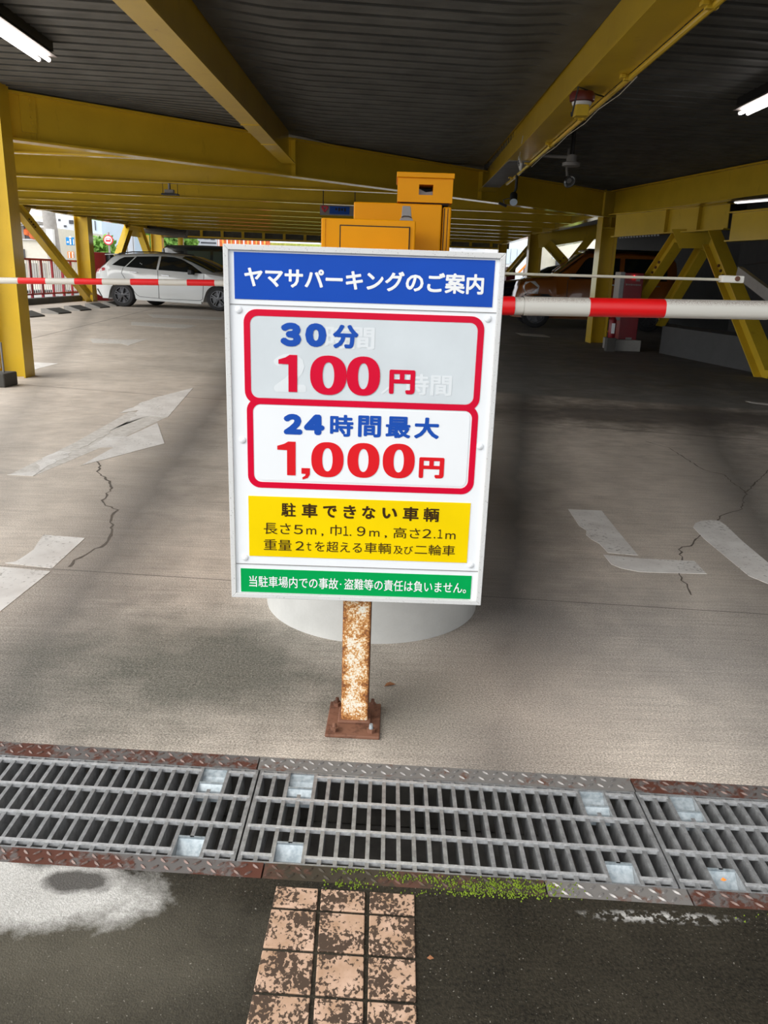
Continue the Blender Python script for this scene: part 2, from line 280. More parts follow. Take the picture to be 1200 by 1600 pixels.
# ------------------------------------------------------------------ mesh helpers
class MB:
    def __init__(s): s.v = []; s.f = []
    def add(s, v, f):
        b = len(s.v); s.v += [Vector(q) for q in v]; s.f += [tuple(i+b for i in q) for q in f]; return s
    def box(s, c, d, rz=0.0):
        c = Vector(c); R = Matrix.Rotation(rz, 3, 'Z'); x, y, z = d[0]/2, d[1]/2, d[2]/2
        v = [c + R @ Vector(q) for q in ((-x, -y, -z), (x, -y, -z), (x, y, -z), (-x, y, -z), (-x, -y, z), (x, -y, z), (x, y, z), (-x, y, z))]
        return s.add(v, ((0, 3, 2, 1), (4, 5, 6, 7), (0, 1, 5, 4), (1, 2, 6, 5), (2, 3, 7, 6), (3, 0, 4, 7)))
    def bar(s, p0, p1, w, h, up=(0, 0, 1)):
        p0 = Vector(p0); p1 = Vector(p1); d = (p1-p0).normalized(); u = Vector(up)
        a = d.cross(u)
        if a.length < 1e-5: a = d.cross(Vector((1, 0, 0)))
        a.normalize(); b = a.cross(d).normalized()
        v = []
        for p in (p0, p1):
            for i, j in ((-1, -1), (1, -1), (1, 1), (-1, 1)): v.append(p + a*(w/2*i) + b*(h/2*j))
        return s.add(v, ((0, 3, 2, 1), (4, 5, 6, 7), (0, 1, 5, 4), (1, 2, 6, 5), (2, 3, 7, 6), (3, 0, 4, 7)))
    def cyl(s, p0, p1, r0, r1=None, n=16):
        r1 = r0 if r1 is None else r1
        p0 = Vector(p0); p1 = Vector(p1); d = (p1-p0).normalized()
        a = d.orthogonal().normalized(); b = d.cross(a)
        v = [p + (a*math.cos(2*math.pi*i/n) + b*math.sin(2*math.pi*i/n))*r for p, r in ((p0, r0), (p1, r1)) for i in range(n)]
        f = [(i, (i+1) % n, n+(i+1) % n, n+i) for i in range(n)] + [tuple(range(n-1, -1, -1)), tuple(range(n, 2*n))]
        return s.add(v, f)
    def tube(s, pts, r, n=8):
        pts = [Vector(q) for q in pts]; v = []; f = []; m = len(pts)
        d = (pts[1]-pts[0]).normalized(); a = d.orthogonal().normalized()
        for k, p in enumerate(pts):
            d = (pts[min(k+1, m-1)] - pts[max(k-1, 0)]).normalized()
            a = (a - d*a.dot(d)).normalized(); b = d.cross(a)
            v += [p + (a*math.cos(2*math.pi*i/n) + b*math.sin(2*math.pi*i/n))*r for i in range(n)]
        for k in range(m-1):
            f += [(k*n+i, k*n+(i+1) % n, (k+1)*n+(i+1) % n, (k+1)*n+i) for i in range(n)]
        f += [tuple(range(n-1, -1, -1)), tuple(range((m-1)*n, m*n))]
        return s.add(v, f)
    def ext(s, pts, vec):            # extrude a 3D polygon along vec
        pts = [Vector(q) for q in pts]; vec = Vector(vec); n = len(pts)
        v = pts + [q+vec for q in pts]
        f = [tuple(range(n)), tuple(range(2*n-1, n-1, -1))] + [(i, n+i, n+(i+1) % n, (i+1) % n) for i in range(n)]
        return s.add(v, f)
    def lathe(s, prof, o, axis=(0, 0, 1), n=24, cap=True):   # prof: (radius, height along axis)
        o = Vector(o); d = Vector(axis).normalized(); a = d.orthogonal().normalized(); b = d.cross(a); v = []; f = []
        for r, h in prof:
            v += [o + d*h + (a*math.cos(2*math.pi*i/n) + b*math.sin(2*math.pi*i/n))*r for i in range(n)]
        m = len(prof)
        for k in range(m-1):
            f += [(k*n+i, k*n+(i+1) % n, (k+1)*n+(i+1) % n, (k+1)*n+i) for i in range(n)]
        if cap: f += [tuple(range(n-1, -1, -1)), tuple(range((m-1)*n, m*n))]
        return s.add(v, f)
    def ibeam(s, p0, p1, depth, fw, tw=0.012, tf=0.016):      # p0,p1 bottom centre line
        p0 = Vector(p0); p1 = Vector(p1); k = Vector((0, 0, 1))
        s.bar(p0+k*tf/2, p1+k*tf/2, fw, tf)
        s.bar(p0+k*depth/2, p1+k*depth/2, tw, depth-2*tf)
        s.bar(p0+k*(depth-tf/2), p1+k*(depth-tf/2), fw, tf); return s
    def build(s, name, mat, parent=None, smooth=False, bevel=0.0, fix=True):
        root = parent
        while root is not None and root.parent is not None: root = root.parent
        if root is not None: off = Vector(root.get('_o', (0, 0, 0)))
        else:
            xs = [q.x for q in s.v]; ys = [q.y for q in s.v]; zs = [q.z for q in s.v]
            off = Vector(((min(xs)+max(xs))/2, (min(ys)+max(ys))/2, min(zs)))
        me = bpy.data.meshes.new(name); me.from_pydata([q-off for q in s.v], [], s.f)
        if fix:
            bm = bmesh.new(); bm.from_mesh(me); bmesh.ops.recalc_face_normals(bm, faces=bm.faces); bm.to_mesh(me); bm.free()
        me.materials.append(mat)
        if smooth:
            for q in me.polygons: q.use_smooth = True
        o = bpy.data.objects.new(name, me); COL.objects.link(o)
        if root is None: o.location = off; o['_o'] = tuple(off)
        else: o.parent = parent
        if bevel:
            b = o.modifiers.new('bevel', 'BEVEL'); b.width = bevel; b.segments = 2; b.limit_method = 'ANGLE'
        if smooth:
            try:
                e = o.modifiers.new('edges', 'EDGE_SPLIT'); e.split_angle = math.radians(40)
            except Exception: pass
        return o
def bolts(par, pts, nrm, r, h, mat, name='bolt'):
    for q in pts:
        q = Vector(q); mb = MB(); mb.cyl(q, q+Vector(nrm)*h, r, r, 6); mb.build(name, mat, par)
def tag(o, label=None, cat=None, group=None, kind=None):
    if label: o['label'] = label
    if cat: o['category'] = cat
    if group: o['group'] = group
    if kind: o['kind'] = kind
    return o
def thing(name, loc, label, cat, group=None):
    o = bpy.data.objects.new(name, None); COL.objects.link(o); o.location = loc; o['_o'] = tuple(loc); o.empty_display_size = 0.1
    return tag(o, label, cat, group)
def struct(o): o['kind'] = 'structure'; return o
# lettering -------------------------------------------------------------
def text_raw(t):
    cu = bpy.data.curves.new('t', 'FONT'); cu.body = t; cu.size = 1.0; cu.resolution_u = 3
    ob = bpy.data.objects.new('t', cu); COL.objects.link(ob)
    dg = bpy.context.evaluated_depsgraph_get(); dg.update()
    me = bpy.data.meshes.new_from_object(ob.evaluated_get(dg))
    v = [(q.co.x, q.co.y) for q in me.vertices]; f = [tuple(q.vertices) for q in me.polygons]
    bpy.data.objects.remove(ob); bpy.data.meshes.remove(me); bpy.data.curves.remove(cu)
    return v, f
FULLW = {ord(c): 0xFEE0+ord(c) for c in '0123456789mt'}
def letters(mb, t, quad, Y, bold=0.0, nb=10):
    """text fitted to quad = (x left, z bottom, x right, z top) in metres on the plane y = Y facing -y"""
    v, f = text_raw(t.translate(FULLW))
    x0, x1 = min(q[0] for q in v), max(q[0] for q in v); y0, y1 = min(q[1] for q in v), max(q[1] for q in v)
    L, B, Rr, T = quad
    sxx = (Rr-L)/max(1e-6, (x1-x0+2*bold)); szz = (T-B)/max(1e-6, (y1-y0+2*bold))
    offs = [(0, 0)] + ([(bold*math.cos(2*math.pi*i/nb), bold*math.sin(2*math.pi*i/nb)) for i in range(nb)] if bold else [])
    for ly, (ox, oy) in enumerate(offs):
        mb.add([(L + (q[0]-x0+bold+ox)*sxx, Y+0.00003*ly, B + (q[1]-y0+bold+oy)*szz) for q in v], f)
# ================================================================== SETTING
def rearO(x): return 1.457-0.042*x      # drain lines: rear outer, rear inner, front inner, front outer
def rearI(x): return 1.413-0.042*x
def frontI(x): return 1.143-0.040*x
def frontO(x): return 1.106-0.040*x
DX0, DX1 = -3.2, 3.2
# ground slabs
mb = MB()
mb.ext([(-9.2, rearO(-9.2), -0.15), (9.0, rearO(9.0), -0.15), (9.0, 31.5, -0.15), (-9.2, 31.5, -0.15)], (0, 0, 0.15))
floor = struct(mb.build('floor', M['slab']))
mb = MB()
mb.ext([(-9.2, -5, -0.15), (9.0, -5, -0.15), (9.0, frontO(9.0), -0.15), (-9.2, frontO(-9.2), -0.15)], (0, 0, 0.15))
struct(mb.build('sidewalk', M['pavement']))
mb = MB(); mb.box((0, 30, -0.22), (180, 140, 0.1)); struct(mb.build('street_ground', M['asphalt']))
mb = MB()   # drain channel: bed and two sides
mb.ext([(DX0, frontO(DX0), -0.145), (DX1, frontO(DX1), -0.145), (DX1, rearO(DX1), -0.145), (DX0, rearO(DX0), -0.145)], (0, 0, 0.01))
struct(mb.build('drain_channel_bed', M['trench']))
mb = MB()
mb.ext([(DX0, rearI(DX0)+0.012, -0.13), (DX1, rearI(DX1)+0.012, -0.13), (DX1, rearO(DX1), -0.13), (DX0, rearO(DX0), -0.13)], (0, 0, 0.118))
mb.ext([(DX0, frontO(DX0), -0.13), (DX1, frontO(DX1), -0.13), (DX1, frontI(DX1)-0.012, -0.13), (DX0, frontI(DX0)-0.012, -0.13)], (0, 0, 0.118))
struct(mb.build('drain_channel_side', M['trench']))
# ------------------------------------------------------------------ ceiling deck (corrugated sheet) and slab over it
ZD = 2.42
def smooth(t): t = max(0.0, min(1.0, t)); return t*t*(3-2*t)
def deck(xs, ampf, y0, y1, droop):
    pitch = 0.19; prof = [(0.0, 0.0), (0.07, 0.006), (0.138, 0.0), (0.144, 0.085), (0.182, 0.085)]
    qs = []; q = y0 - 2.5
    while q < y1 + 1.5:
        qs += [(q+a, z) for a, z in prof]; q += pitch
    mb = MB(); v = []; n = len(xs)
    for qv, z in qs:
        for X in xs:
            a = ampf(X)
            v.append((X, min(qv+0.13*X, 7.43+(X+3.40)*0.9296 if X < 3.4 else 99), ZD + z*a + (1-a)*droop))
    f = [(k*n+i, k*n+i+1, (k+1)*n+i+1, (k+1)*n+i) for k in range(len(qs)-1) for i in range(n-1)]
    return mb.add(v, f)
XL, XR = -1.20, 1.20
xs = [XL+0.02, -1.1, -1.0, -0.9, -0.8, -0.7, -0.6, -0.3, 0, 0.3, 0.5, 0.58, 0.66, 0.74, 0.82, 0.9, 1.0, 1.1, XR-0.02]
struct(deck(xs, lambda X: min(smooth((X+1.15)/0.5), smooth((1.02-X)/0.42)), 3.5, 14, 0.03).build('ceiling', M['deck'], fix=False))
struct(deck([-3.45, XL-0.02], lambda X: 1.0, 3.8, 10.5, 0.0).build('ceiling', M['deck'], fix=False))
struct(deck([XR+0.02, 8.6], lambda X: 1.0, 1.9, 15, 0.0).build('ceiling', M['deck'], fix=False))
mb = MB(); mb.ext([(-3.3, 3.40, 2.80), (9.0, 1.5, 2.80), (9.0, 32.0, 2.80), (-9.0, 32.0, 2.80), (-9.0, 17.7, 2.80), (-3.7, 7.6, 2.80)], (0, 0, 0.15))  # unseen slab to block skylight, right front edge drawn forward for more shade
struct(mb.build('upper_slab', M['concrete']))
# ------------------------------------------------------------------ yellow steel frame
Y_ = M['yellow']
FA = Vector((-3.40, 7.417, 0)); FB = Vector((3.38, 13.72, 0)); FD = (FB-FA).normalized()
def zc(X, Y): return 2.05-0.0108*(X+3.36)+0.0116*(Y-7.46)
def hexbolts(mb, pts, nrm, r=0.016, h=0.014):
    for q in pts:
        q = Vector(q); mb.cyl(q, q+Vector(nrm)*h, r, r, 6)
def beam_thing(name, p0, p1, depth, fw, label, stiff=(), cat='steel beam', group=None, tf=0.016):
    p0 = Vector(p0); p1 = Vector(p1)
    t = thing(name, (p0+p1)/2, label, cat, group)
    MB().ibeam(p0, p1, depth, fw, tf=tf).build('beam_section', Y_, t)
    d = (p1-p0).normalized()
    for st in stiff:
        c = p0+(p1-p0)*st; mb = MB(); a = d.cross(Vector((0, 0, 1)))
        mb.bar(c+Vector((0, 0, tf)), c+Vector((0, 0, depth-tf)), fw*0.96, 0.012, up=d); mb.build('stiffener_plate', Y_, t)
    return t
t = beam_thing('steel_girder', FA+Vector((0, 0, 2.015)), FB+Vector((0, 0, 2.02)), 0.39, 0.16, 'long yellow steel girder running diagonally from the left column to the right column')
nF = Vector((FD.y, -FD.x, 0))
mb = MB(); c = FA+FD*0.225; mb.bar(c+nF*0.014+Vector((0, 0, 2.10)), c+nF*0.014+Vector((0, 0, 2.40)), 0.13, 0.012, up=nF); pl = mb.build('splice_plate', Y_, t)
bolts(pl, [c+FD*0.025+nF*0.02+Vector((0, 0, 2.13+0.047*i)) for i in range(6)], nF, 0.013, 0.012, Y_)
for X in (-1.16, 1.14):
    k = (X-FA.x)/FD.x; c = FA+FD*k
    mb = MB(); mb.bar(c+nF*0.04+Vector((0, 0, 2.03)), c+nF*0.04+Vector((0, 0, 2.41)), 0.010, 0.075, up=nF); mb.build('stiffener_plate', Y_, t)
    bolts(t, [c+nF*0.05+FD*0.012+Vector((0, 0, 2.18+0.045*i)) for i in range(5)], FD, 0.012, 0.012, Y_)
def front_beam(xa, xb, y1, fw, zb, label):
    p0 = Vector((xa, 2.9, zb)); p1 = Vector((xb, y1, zb))
    t = thing('steel_beam', p0, label, 'steel beam')
    MB().ibeam(p0, p1, ZD-zb+0.07, fw, tf=0.014).build('beam_section', Y_, t)
    return t, p0, p1
tl, *_ = front_beam(-1.215, -1.17, 9.30, 0.15, 2.13, 'yellow overhead beam left of the sign, narrow lit underside')
for yy in (7.0, 8.0):
    mb = MB(); mb.box((-1.19, yy, 2.1275), (0.15, 0.02, 0.005)); mb.build('weld_seam', Y_, tl)
tr, r0, r1 = front_beam(1.165, 1.255, 11.55, 0.225, 2.13, 'yellow overhead beam right of the sign, wide underside with conduit along its edge')
mb = MB(); mb.box((1.235, 9.7, 2.126), (0.225, 2.4, 0.006)); mb.build('cover_plate', M['steelgrey'], tr); tr.children[-1]['label'] = 'bare grey plate under the beam end'
# joists behind the girder
JY = [(8.72, -4.1, None), (11.42, -5.48, None), (14.1, -6.86, 3.38), (16.45, -8.06, 3.475), (18.45, -8.7, 3.55), (20.4, -8.7, 3.63), (22.3, -8.7, 3.70), (24.5, -8.7, 3.79), (27.3, -8.7, 3.90), (30.6, -8.7, 4.03)]
ords = ['nearest', 'second', 'third', 'fourth', 'fifth', 'sixth', 'seventh', 'eighth', 'ninth', 'farthest']
for i, (yy, xa, xb) in enumerate(JY):
    if xb is None: xb = FA.x + (yy-FA.y)/FD.y*FD.x - 0.16
    p0 = Vector((xa, yy, zc(xa, yy))); p1 = Vector((xb, yy, zc(xb, yy)))
    mb = MB().ibeam(p0, p1, min(0.40, 2.552-max(p0.z, p1.z)), 0.10, 0.01, 0.014)
    lab = 'yellow cross joist, %s of the row behind the diagonal girder' % (ords[i] if i else 'nearest and shortest')
    tag(mb.build('cross_joist', Y_), lab, 'steel beam', 'yellow cross joists under the deck')
# flat soffit between the deep joists (metal deck behind the girder)
mb = MB(); mb.ext([(-8.9, 31.8, 2.56), (-8.9, 17.6, 2.56), (-4.2, 8.4, 2.56), (-2.4, 8.4, 2.56), (3.6, 14.4, 2.56), (8.6, 14.4, 2.56), (8.6, 31.8, 2.56)], (0, 0, 0.03)); struct(mb.build('ceiling', M['deck']))
# longitudinal beams and eaves
beam_thing('eaves_beam', (-8.8, 17.6, zc(-8.8, 20)), (-8.8, 31.2, zc(-8.8, 24)+0.02), 0.36, 0.16, 'yellow eaves beam along the open left side above the red railing')
beam_thing('steel_girder', (3.47, 13.95, 2.05), (4.15, 31.2, 2.24), 0.31, 0.17, 'yellow girder running into the distance behind the right column')
beam_thing('steel_girder', (3.55, 13.6, 2.04), (4.55, 8.9, 2.03), 0.37, 0.18, 'yellow girder running from the right column towards the right edge')
beam_thing('eaves_beam', (-3.75, 7.7, 2.06), (-8.7, 17.4, 2.26), 0.40, 0.16, 'yellow edge beam running back from the left column, hidden behind it')
# columns
def hcol(x, y, ztop, dx, dy, label, base=False, tf=0.014):
    t = thing('steel_column', (x, y, 0), label, 'steel column')
    mb = MB()
    for sx in (-1, 1): mb.box((x+sx*(dx/2-tf/2), y, ztop/2), (tf, dy, ztop))
    mb.box((x, y, ztop/2), (dx-2*tf, 0.012, ztop)); mb.build('column_section', Y_, t)
    return t
t = hcol(-3.43, 7.27, 2.44, 0.27, 0.20, 'yellow steel column at the left edge in full daylight')
t = hcol(3.55, 13.9, 2.44, 0.27, 0.34, 'dark yellow steel column right of the sign, in front of the orange car')
mb = MB()
for zz in (1.86, 2.03): mb.box((3.55, 13.82, zz), (0.24, 0.16, 0.012))
mb.box((3.56, 13.82, 1.945), (0.012, 0.15, 0.16)); mb.build('stiffener_plate', Y_, t)
t = hcol(-8.80, 23.65, 2.30, 0.38, 0.36, 'sunlit yellow column on the left, beside the red cabinet')
hcol(3.75, 22.0, 2.15, 0.34, 0.34, 'dark yellow column behind the orange car bonnet')
hcol(3.98, 30.2, 2.2, 0.30, 0.30, 'distant dark column just right of the sign top corner')
hcol(-8.80, 31.0, 2.35, 0.40, 0.3, 'far yellow column on the left, in front of the green tree')
mb = MB(); mb.cyl((-8.0, 31.3, 0), (-8.0, 31.3, 2.1), 0.11); tag(mb.build('round_post', Y_), 'slim round yellow post behind the white wagon roof', 'post')
mb = MB(); mb.cyl((-9.7, 32.6, 0), (-9.7, 32.6, 2.2), 0.13); tag(mb.build('round_post', Y_), 'pale yellow round post between the V braces', 'post')
# braces on the left bay
def brace(p0, p1, wd, label, holes=True):
    p0 = Vector(p0); p1 = Vector(p1); t = thing('diagonal_brace', p0, label, 'brace')
    d = (p1-p0).normalized(); a = d.cross(Vector((1, 0, 0)) if abs(d.x) < 0.6 else Vector((0, 1, 0))).normalized(); b = a.cross(d)
    mb = MB(); mb.bar(p0, p1, wd, 0.012, up=b)
    for sg in (-1, 1): mb.bar(p0+a*sg*(wd/2), p1+a*sg*(wd/2), 0.014, wd*0.8, up=b)
    mb.build('brace_section', Y_, t)
    c = p0+d*0.55
    if holes: bolts(t, [c+d*0.11*i+a*sg*wd*0.25-b*0.03 for i in range(4) for sg in (-1, 1)], b, 0.02, 0.06, M['rust_side'])
    return t
brace((-8.72, 19.40, 2.22), (-8.62, 23.25, 0.10), 0.22, 'long yellow diagonal brace crossing in front of the red railing')
mb = MB(); mb.ext([(-8.8, 18.4, 2.28), (-8.8, 20.3, 2.28), (-8.8, 19.9, 1.95), (-8.8, 18.4, 1.85)], (0.02, 0, 0)); tag(mb.build('gusset_plate', Y_), 'yellow gusset plate at the top of the long left brace', 'steel plate')
brace((-8.80, 27.72, 2.25), (-8.80, 25.1, 0.12), 0.26, 'left leg of the V brace behind the white wagon')
brace((-8.80, 28.85, 2.25), (-8.80, 30.9, 0.4), 0.26, 'right leg of the V brace behind the white wagon')
mb = MB(); mb.ext([(-8.82, 27.3, 2.33), (-8.82, 29.3, 2.33), (-8.82, 28.9, 1.98), (-8.82, 27.7, 1.98)], (0.02, 0, 0)); tag(mb.build('gusset_plate', Y_), 'pale gusset plate joining the V brace legs', 'steel plate')
# right bay bracing in the dark
AP = at(1085, 366, 11.6)
lf = Vector((3.75, 13.6, 0.12)); rf = Vector((4.36, 9.15, 0.02))
brace(at(1060, 372, 11.9), lf, 0.20, 'dark yellow brace sloping down to the foot of the right column')
brace(at(1112, 372, 11.4), rf, 0.22, 'dark yellow brace sloping down to the right edge of the photo')
gp = [at(x, y, 11.75) for x, y in ((1050, 358), (1112, 358), (1118, 388), (1062, 388))]
mb = MB(); mb.ext(gp, (0, 0.02, 0)); tag(mb.build('gusset_plate', Y_), 'large dark gusset plate where the two right braces meet', 'steel plate')
a0 = at(960, 371, 12.9); a1 = at(1136, 359, 11.2)
t = beam_thing('steel_girder', a0, a1, 0.34, 0.16, 'dark bolted girder above the right braces, behind the right column', stiff=(0.5, 0.78))
bolts(t, [a0+(a1-a0)*(0.06+0.028*i) for i in range(14)], (0, 0, -1), 0.016, 0.02, M['steelgrey'])
b0 = at(1139, 378, 10.2); b1 = at(1215, 374, 9.5)
beam_thing('steel_girder', b0, b1, 0.34, 0.16, 'short dark yellow girder at the right edge above the grey wall')
brace(at(1100, 386, 11.95), at(1030, 503, 12.9), 0.18, 'darker brace just behind the right braces, in front of the grey wall', False)
brace(at(927, 366, 20.8), at(890, 412, 20.8), 0.2, 'dark brace rising to the right above the orange car roof')
brace(at(855, 380, 20.8), at(884, 412, 20.8), 0.2, 'dark brace rising to the left above the orange car roof')
brace(at(838, 375, 22.3), at(792, 428, 24.5), 0.14, 'thin far brace left of the dark column behind the bonnet')
p0 = at(840, 388, 20.9); p1 = at(932, 373, 20.7)
beam_thing('steel_beam', p0, p1, 0.34, 0.14, 'short dark beam over the orange car roof joining the two small braces')
beam_thing('steel_beam', (5.6, 15.0, 2.12), (6.1, 31.0, 2.22), 0.36, 0.15, 'far right yellow eaves beam above the orange car')
# end frame at the back
t = thing('end_beam', (0, 31.3, 2.15), 'ladder like yellow end beam across the far side of the garage', 'steel beam')
mb = MB(); mb.bar((-8.7, 31.35, 2.16), (4.2, 31.35, 2.08), 0.12, 0.05); mb.bar((-8.7, 31.35, 2.44), (4.2, 31.35, 2.36), 0.12, 0.05); mb.build('beam_chord', Y_, t)
mb = MB()
for i in range(16):
    X = -8.0+0.78*i; mb.box((X, 31.35, 2.265), (0.10, 0.06, 0.24))
mb.build('beam_web_post', Y_, t)
mb = MB(); mb.box((-2.3, 31.5, 2.34), (13.4, 0.05, 0.50)); struct(mb.build('trim_2', M['deck']))
mb = MB(); mb.cyl(at(225, 358, 29.9), at(292, 366, 29.9), 0.14, n=12); tag(mb.build('overhead_pipe', M['kerb']), 'grey overhead pipe below the far left eaves', 'pipe')
# right hand wall and plinth
W0 = Vector((4.10, 12.2, 0)); W1 = Vector((4.60, 9.0, 0)); W2 = Vector((5.2, 1.6, 0))
def wallrun(pts, th, z0, z1):
    mb = MB()
    for a, b in zip(pts[:-1], pts[1:]):
        d = (b-a).normalized(); n = Vector((-d.y, d.x, 0))
        if n.x < 0: n = -n
        mb.ext([a+Vector((0, 0, z0)), b+Vector((0, 0, z0)), b+n*th+Vector((0, 0, z0)), a+n*th+Vector((0, 0, z0))], (0, 0, z1-z0))
    return mb
struct(wallrun([W0, W1, W2], 0.5, 0, 0.40).build('baseboard_right', M['wallgrey']))
o5 = Vector((0.95, 0, 0))
struct(wallrun([W0+Vector((1.9, 2.2, 0)), W1+o5, W2+o5], 0.12, 0.0, 2.42).build('wall_right', M['wallgrey']))
mb = MB(); mb.box((3.35, 1.2, 1.4), (0.2, 8.6, 2.8)); struct(mb.build('wall_right', M['wallgrey']))  # unseen wall, added to block front sky light from the right bay
mb = MB(); mb.box((7.6, 17.5, 1.3), (0.12, 27, 2.6)); struct(mb.build('wall_right', M['wallgrey']))
mb = MB()
for i, zz in enumerate((0.75, 1.35)):
    a = W0+Vector((1.9, 2.2, zz)); b = W1+o5+Vector((0, 0, zz+0.12)); c_ = W2+o5+Vector((0, 0, zz+0.3))
    for q0, q1 in ((a, b), (b, c_)): mb.bar(q0+Vector((-0.012, 0, 0)), q1+Vector((-0.012, 0, 0)), 0.012, 0.012)
struct(mb.build('trim_wall_seam', M['black']))
p0 = at(1155, 425, 8.8); p1 = at(1225, 478, 7.6)
mb = MB(); mb.bar(p0, p1, 0.05, 0.11); tag(mb.build('handrail', M['steelgrey']), 'grey sloping metal rail at the right edge above the boom', 'rail')
# left edge kerb under the railing
mb = MB(); mb.box((-9.1, 21.5, 0.075), (0.25, 10.0, 0.15)); struct(mb.build('trim_1', M['kerb']))
# ================================================================== PRICE SIGN
SY = 1.575
def px(x, y): q = at(x, y, SY); return (q.x, q.z)
def z6(x, y): return (350+x/2.7273, 470+y/2.7273)       # detail measurements of the sign face
def p6(x, y): return px(*z6(x, y))
sign = thing('parking_price_sign', (-0.0525, 1.62, 0), 'white framed parking price sign on a rusty post in front of the concrete island', 'sign')
L0, B0 = px(368.3, 933.3); R0, T0 = px(787.5, 395); L0 = -0.3235; R0 = 0.216; T0 = px(353.7, 380.7)[1]; B0 = px(745.8, 946)[1]
FW = 0.0105
def plate(name, q, y, mat, th=0.0012, par=None):
    mb = MB(); mb.ext([(q[0], y, q[1]), (q[2], y, q[1]), (q[2], y, q[3]), (q[0], y, q[3])], (0, th, 0)); return mb.build(name, mat, par or sign)
board = plate('board', (L0+0.003, B0+0.003, R0-0.003, T0-0.003), SY+0.006, M['white'], 0.016)
def mitre(name, pts):
    mb = MB(); mb.ext([(q[0], SY, q[1]) for q in pts], (0, 0.026, 0)); return mb.build(name, M['frame'], sign, bevel=0.0012)
mitre('frame_rail', [(L0, T0), (R0, T0), (R0-FW, T0-FW), (L0+FW, T0-FW)])
mitre('frame_rail', [(L0, B0), (R0, B0), (R0-FW, B0+FW), (L0+FW, B0+FW)])
mitre('frame_stile', [(L0, B0), (L0, T0), (L0+FW, T0-FW), (L0+FW, B0+FW)])
mitre('frame_stile', [(R0, B0), (R0, T0), (R0-FW, T0-FW), (R0-FW, B0+FW)])
def zmid(xl, yl, xr, yr): return (px(xl, yl)[1]+px(xr, yr)[1])/2
IL, IR = L0+FW, R0-FW
z1 = zmid(366, 477, 771, 487); z2 = zmid(374, 884, 748, 892)
for zz in (z1, z2):
    mb = MB(); mb.box(((IL+IR)/2, SY+0.0055, zz), (IR-IL, 0.002, 0.0012)); mb.build('panel_joint', M['greyplastic'], sign)
def rq(a, b, c, d):   # pixel corners TL TR BR BL -> rectangle on the sign
    A, B, C_, D = px(*a), px(*b), px(*c), px(*d)
    return ((A[0]+D[0])/2, (C_[1]+D[1])/2, (B[0]+C_[0])/2, (A[1]+B[1])/2)
yP = SY+0.0048
bl = plate('header_panel', rq((364.2, 393.4), (774.5, 406.5), (769.4, 480.4), (366.3, 466.8)), yP, M['blue'])
yl = plate('rules_panel', rq(z6(102, 833), z6(1052, 866), z6(1036, 1120), z6(106, 1090)), yP, M['sign_yellow'])
gr = plate('notice_panel', rq(z6(70, 1142), z6(1057, 1178), z6(1050, 1275), z6(71, 1243)), yP, M['green'])
# red rounded frames
def rrect(q, r, n=8):
    L, B, R_, T = q; out = []
    for cx, cz, a0 in ((R_-r, T-r, 0), (L+r, T-r, 90), (L+r, B+r, 180), (R_-r, B+r, 270)):
        for i in range(n+1):
            a = math.radians(a0+90*i/n); out.append((cx+r*math.cos(a), cz+r*math.sin(a)))
    return out
def ring(name, qo, th, ro, ri, y, mat):
    qi = (qo[0]+th, qo[1]+th, qo[2]-th, qo[3]-th); a = rrect(qo, ro); b = rrect(qi, ri); n = len(a); mb = MB()
    v = [(p[0], y, p[1]) for p in a]+[(p[0], y, p[1]) for p in b]+[(p[0], y+0.0012, p[1]) for p in a]+[(p[0], y+0.0012, p[1]) for p in b]
    f = []
    for i in range(n):
        j = (i+1) % n
        f += [(i, j, n+j, n+i), (2*n+i, 3*n+i, 3*n+j, 2*n+j), (i, 2*n+i, 2*n+j, j), (n+i, n+j, 3*n+j, 3*n+i)]
    mb.add(v, f); return mb.build(name, mat, sign), qi
zA = zmid(*z6(120, 37), *z6(1060, 65)); zB = zmid(*z6(130, 443), *z6(1050, 470)); zC = zmid(*z6(150, 800), *z6(1030, 827))
xa0 = p6(84, 230)[0]; xa1 = p6(1102, 250)[0]; xb0 = p6(98, 620)[0]; xb1 = p6(1075, 640)[0]
TH = 0.0125
r1_, qi1 = ring('rate_frame', (xa0, zB, xa1, zA), TH, 0.026, 0.016, yP, M['crimson'])
r2_, qi2 = ring('rate_frame', (xb0, zC, xb1, zB+TH), TH, 0.026, 0.016, yP+0.0003, M['crimson'])
def rpanel(name, q, r, y, mat):
    mb = MB(); mb.ext([(p[0], y, p[1]) for p in rrect(q, r)], (0, 0.0006, 0)); return mb.build(name, mat, sign)
g1 = rpanel('rate_panel', (qi1[0]+0.001, qi1[1]+0.001, qi1[2]-0.001, qi1[3]-0.001), 0.015, yP+0.0006, M['grey_sheet']); g1['label'] = 'greyed hourly rate panel'
w2 = rpanel('rate_panel', (qi2[0]+0.004, qi2[1]+0.004, qi2[2]-0.004, qi2[3]-0.004), 0.013, yP+0.0002, M['white']); w2['label'] = 'clean white daily rate panel'
yT = yP-0.0007
def tq(l, r, tl, bl_, tr, br):    # l,r pixel x; top/bottom y at left, top/bottom y at right (zoom units)
    xl = (p6(l, tl)[0]+p6(l, bl_)[0])/2; xr = (p6(r, tr)[0]+p6(r, br)[0])/2
    return (xl, (p6(l, bl_)[1]+p6(r, br)[1])/2, xr, (p6(l, tl)[1]+p6(r, tr)[1])/2)
def lettering(par, mat, items, y=None, dy=0.0):
    for t_, q, b in items:
        mb = MB(); letters(mb, t_, q, (yT if y is None else y)+dy, b); mb.build('lettering', mat, par, fix=False)
def uz(x, y): return (x, (y*1.0))
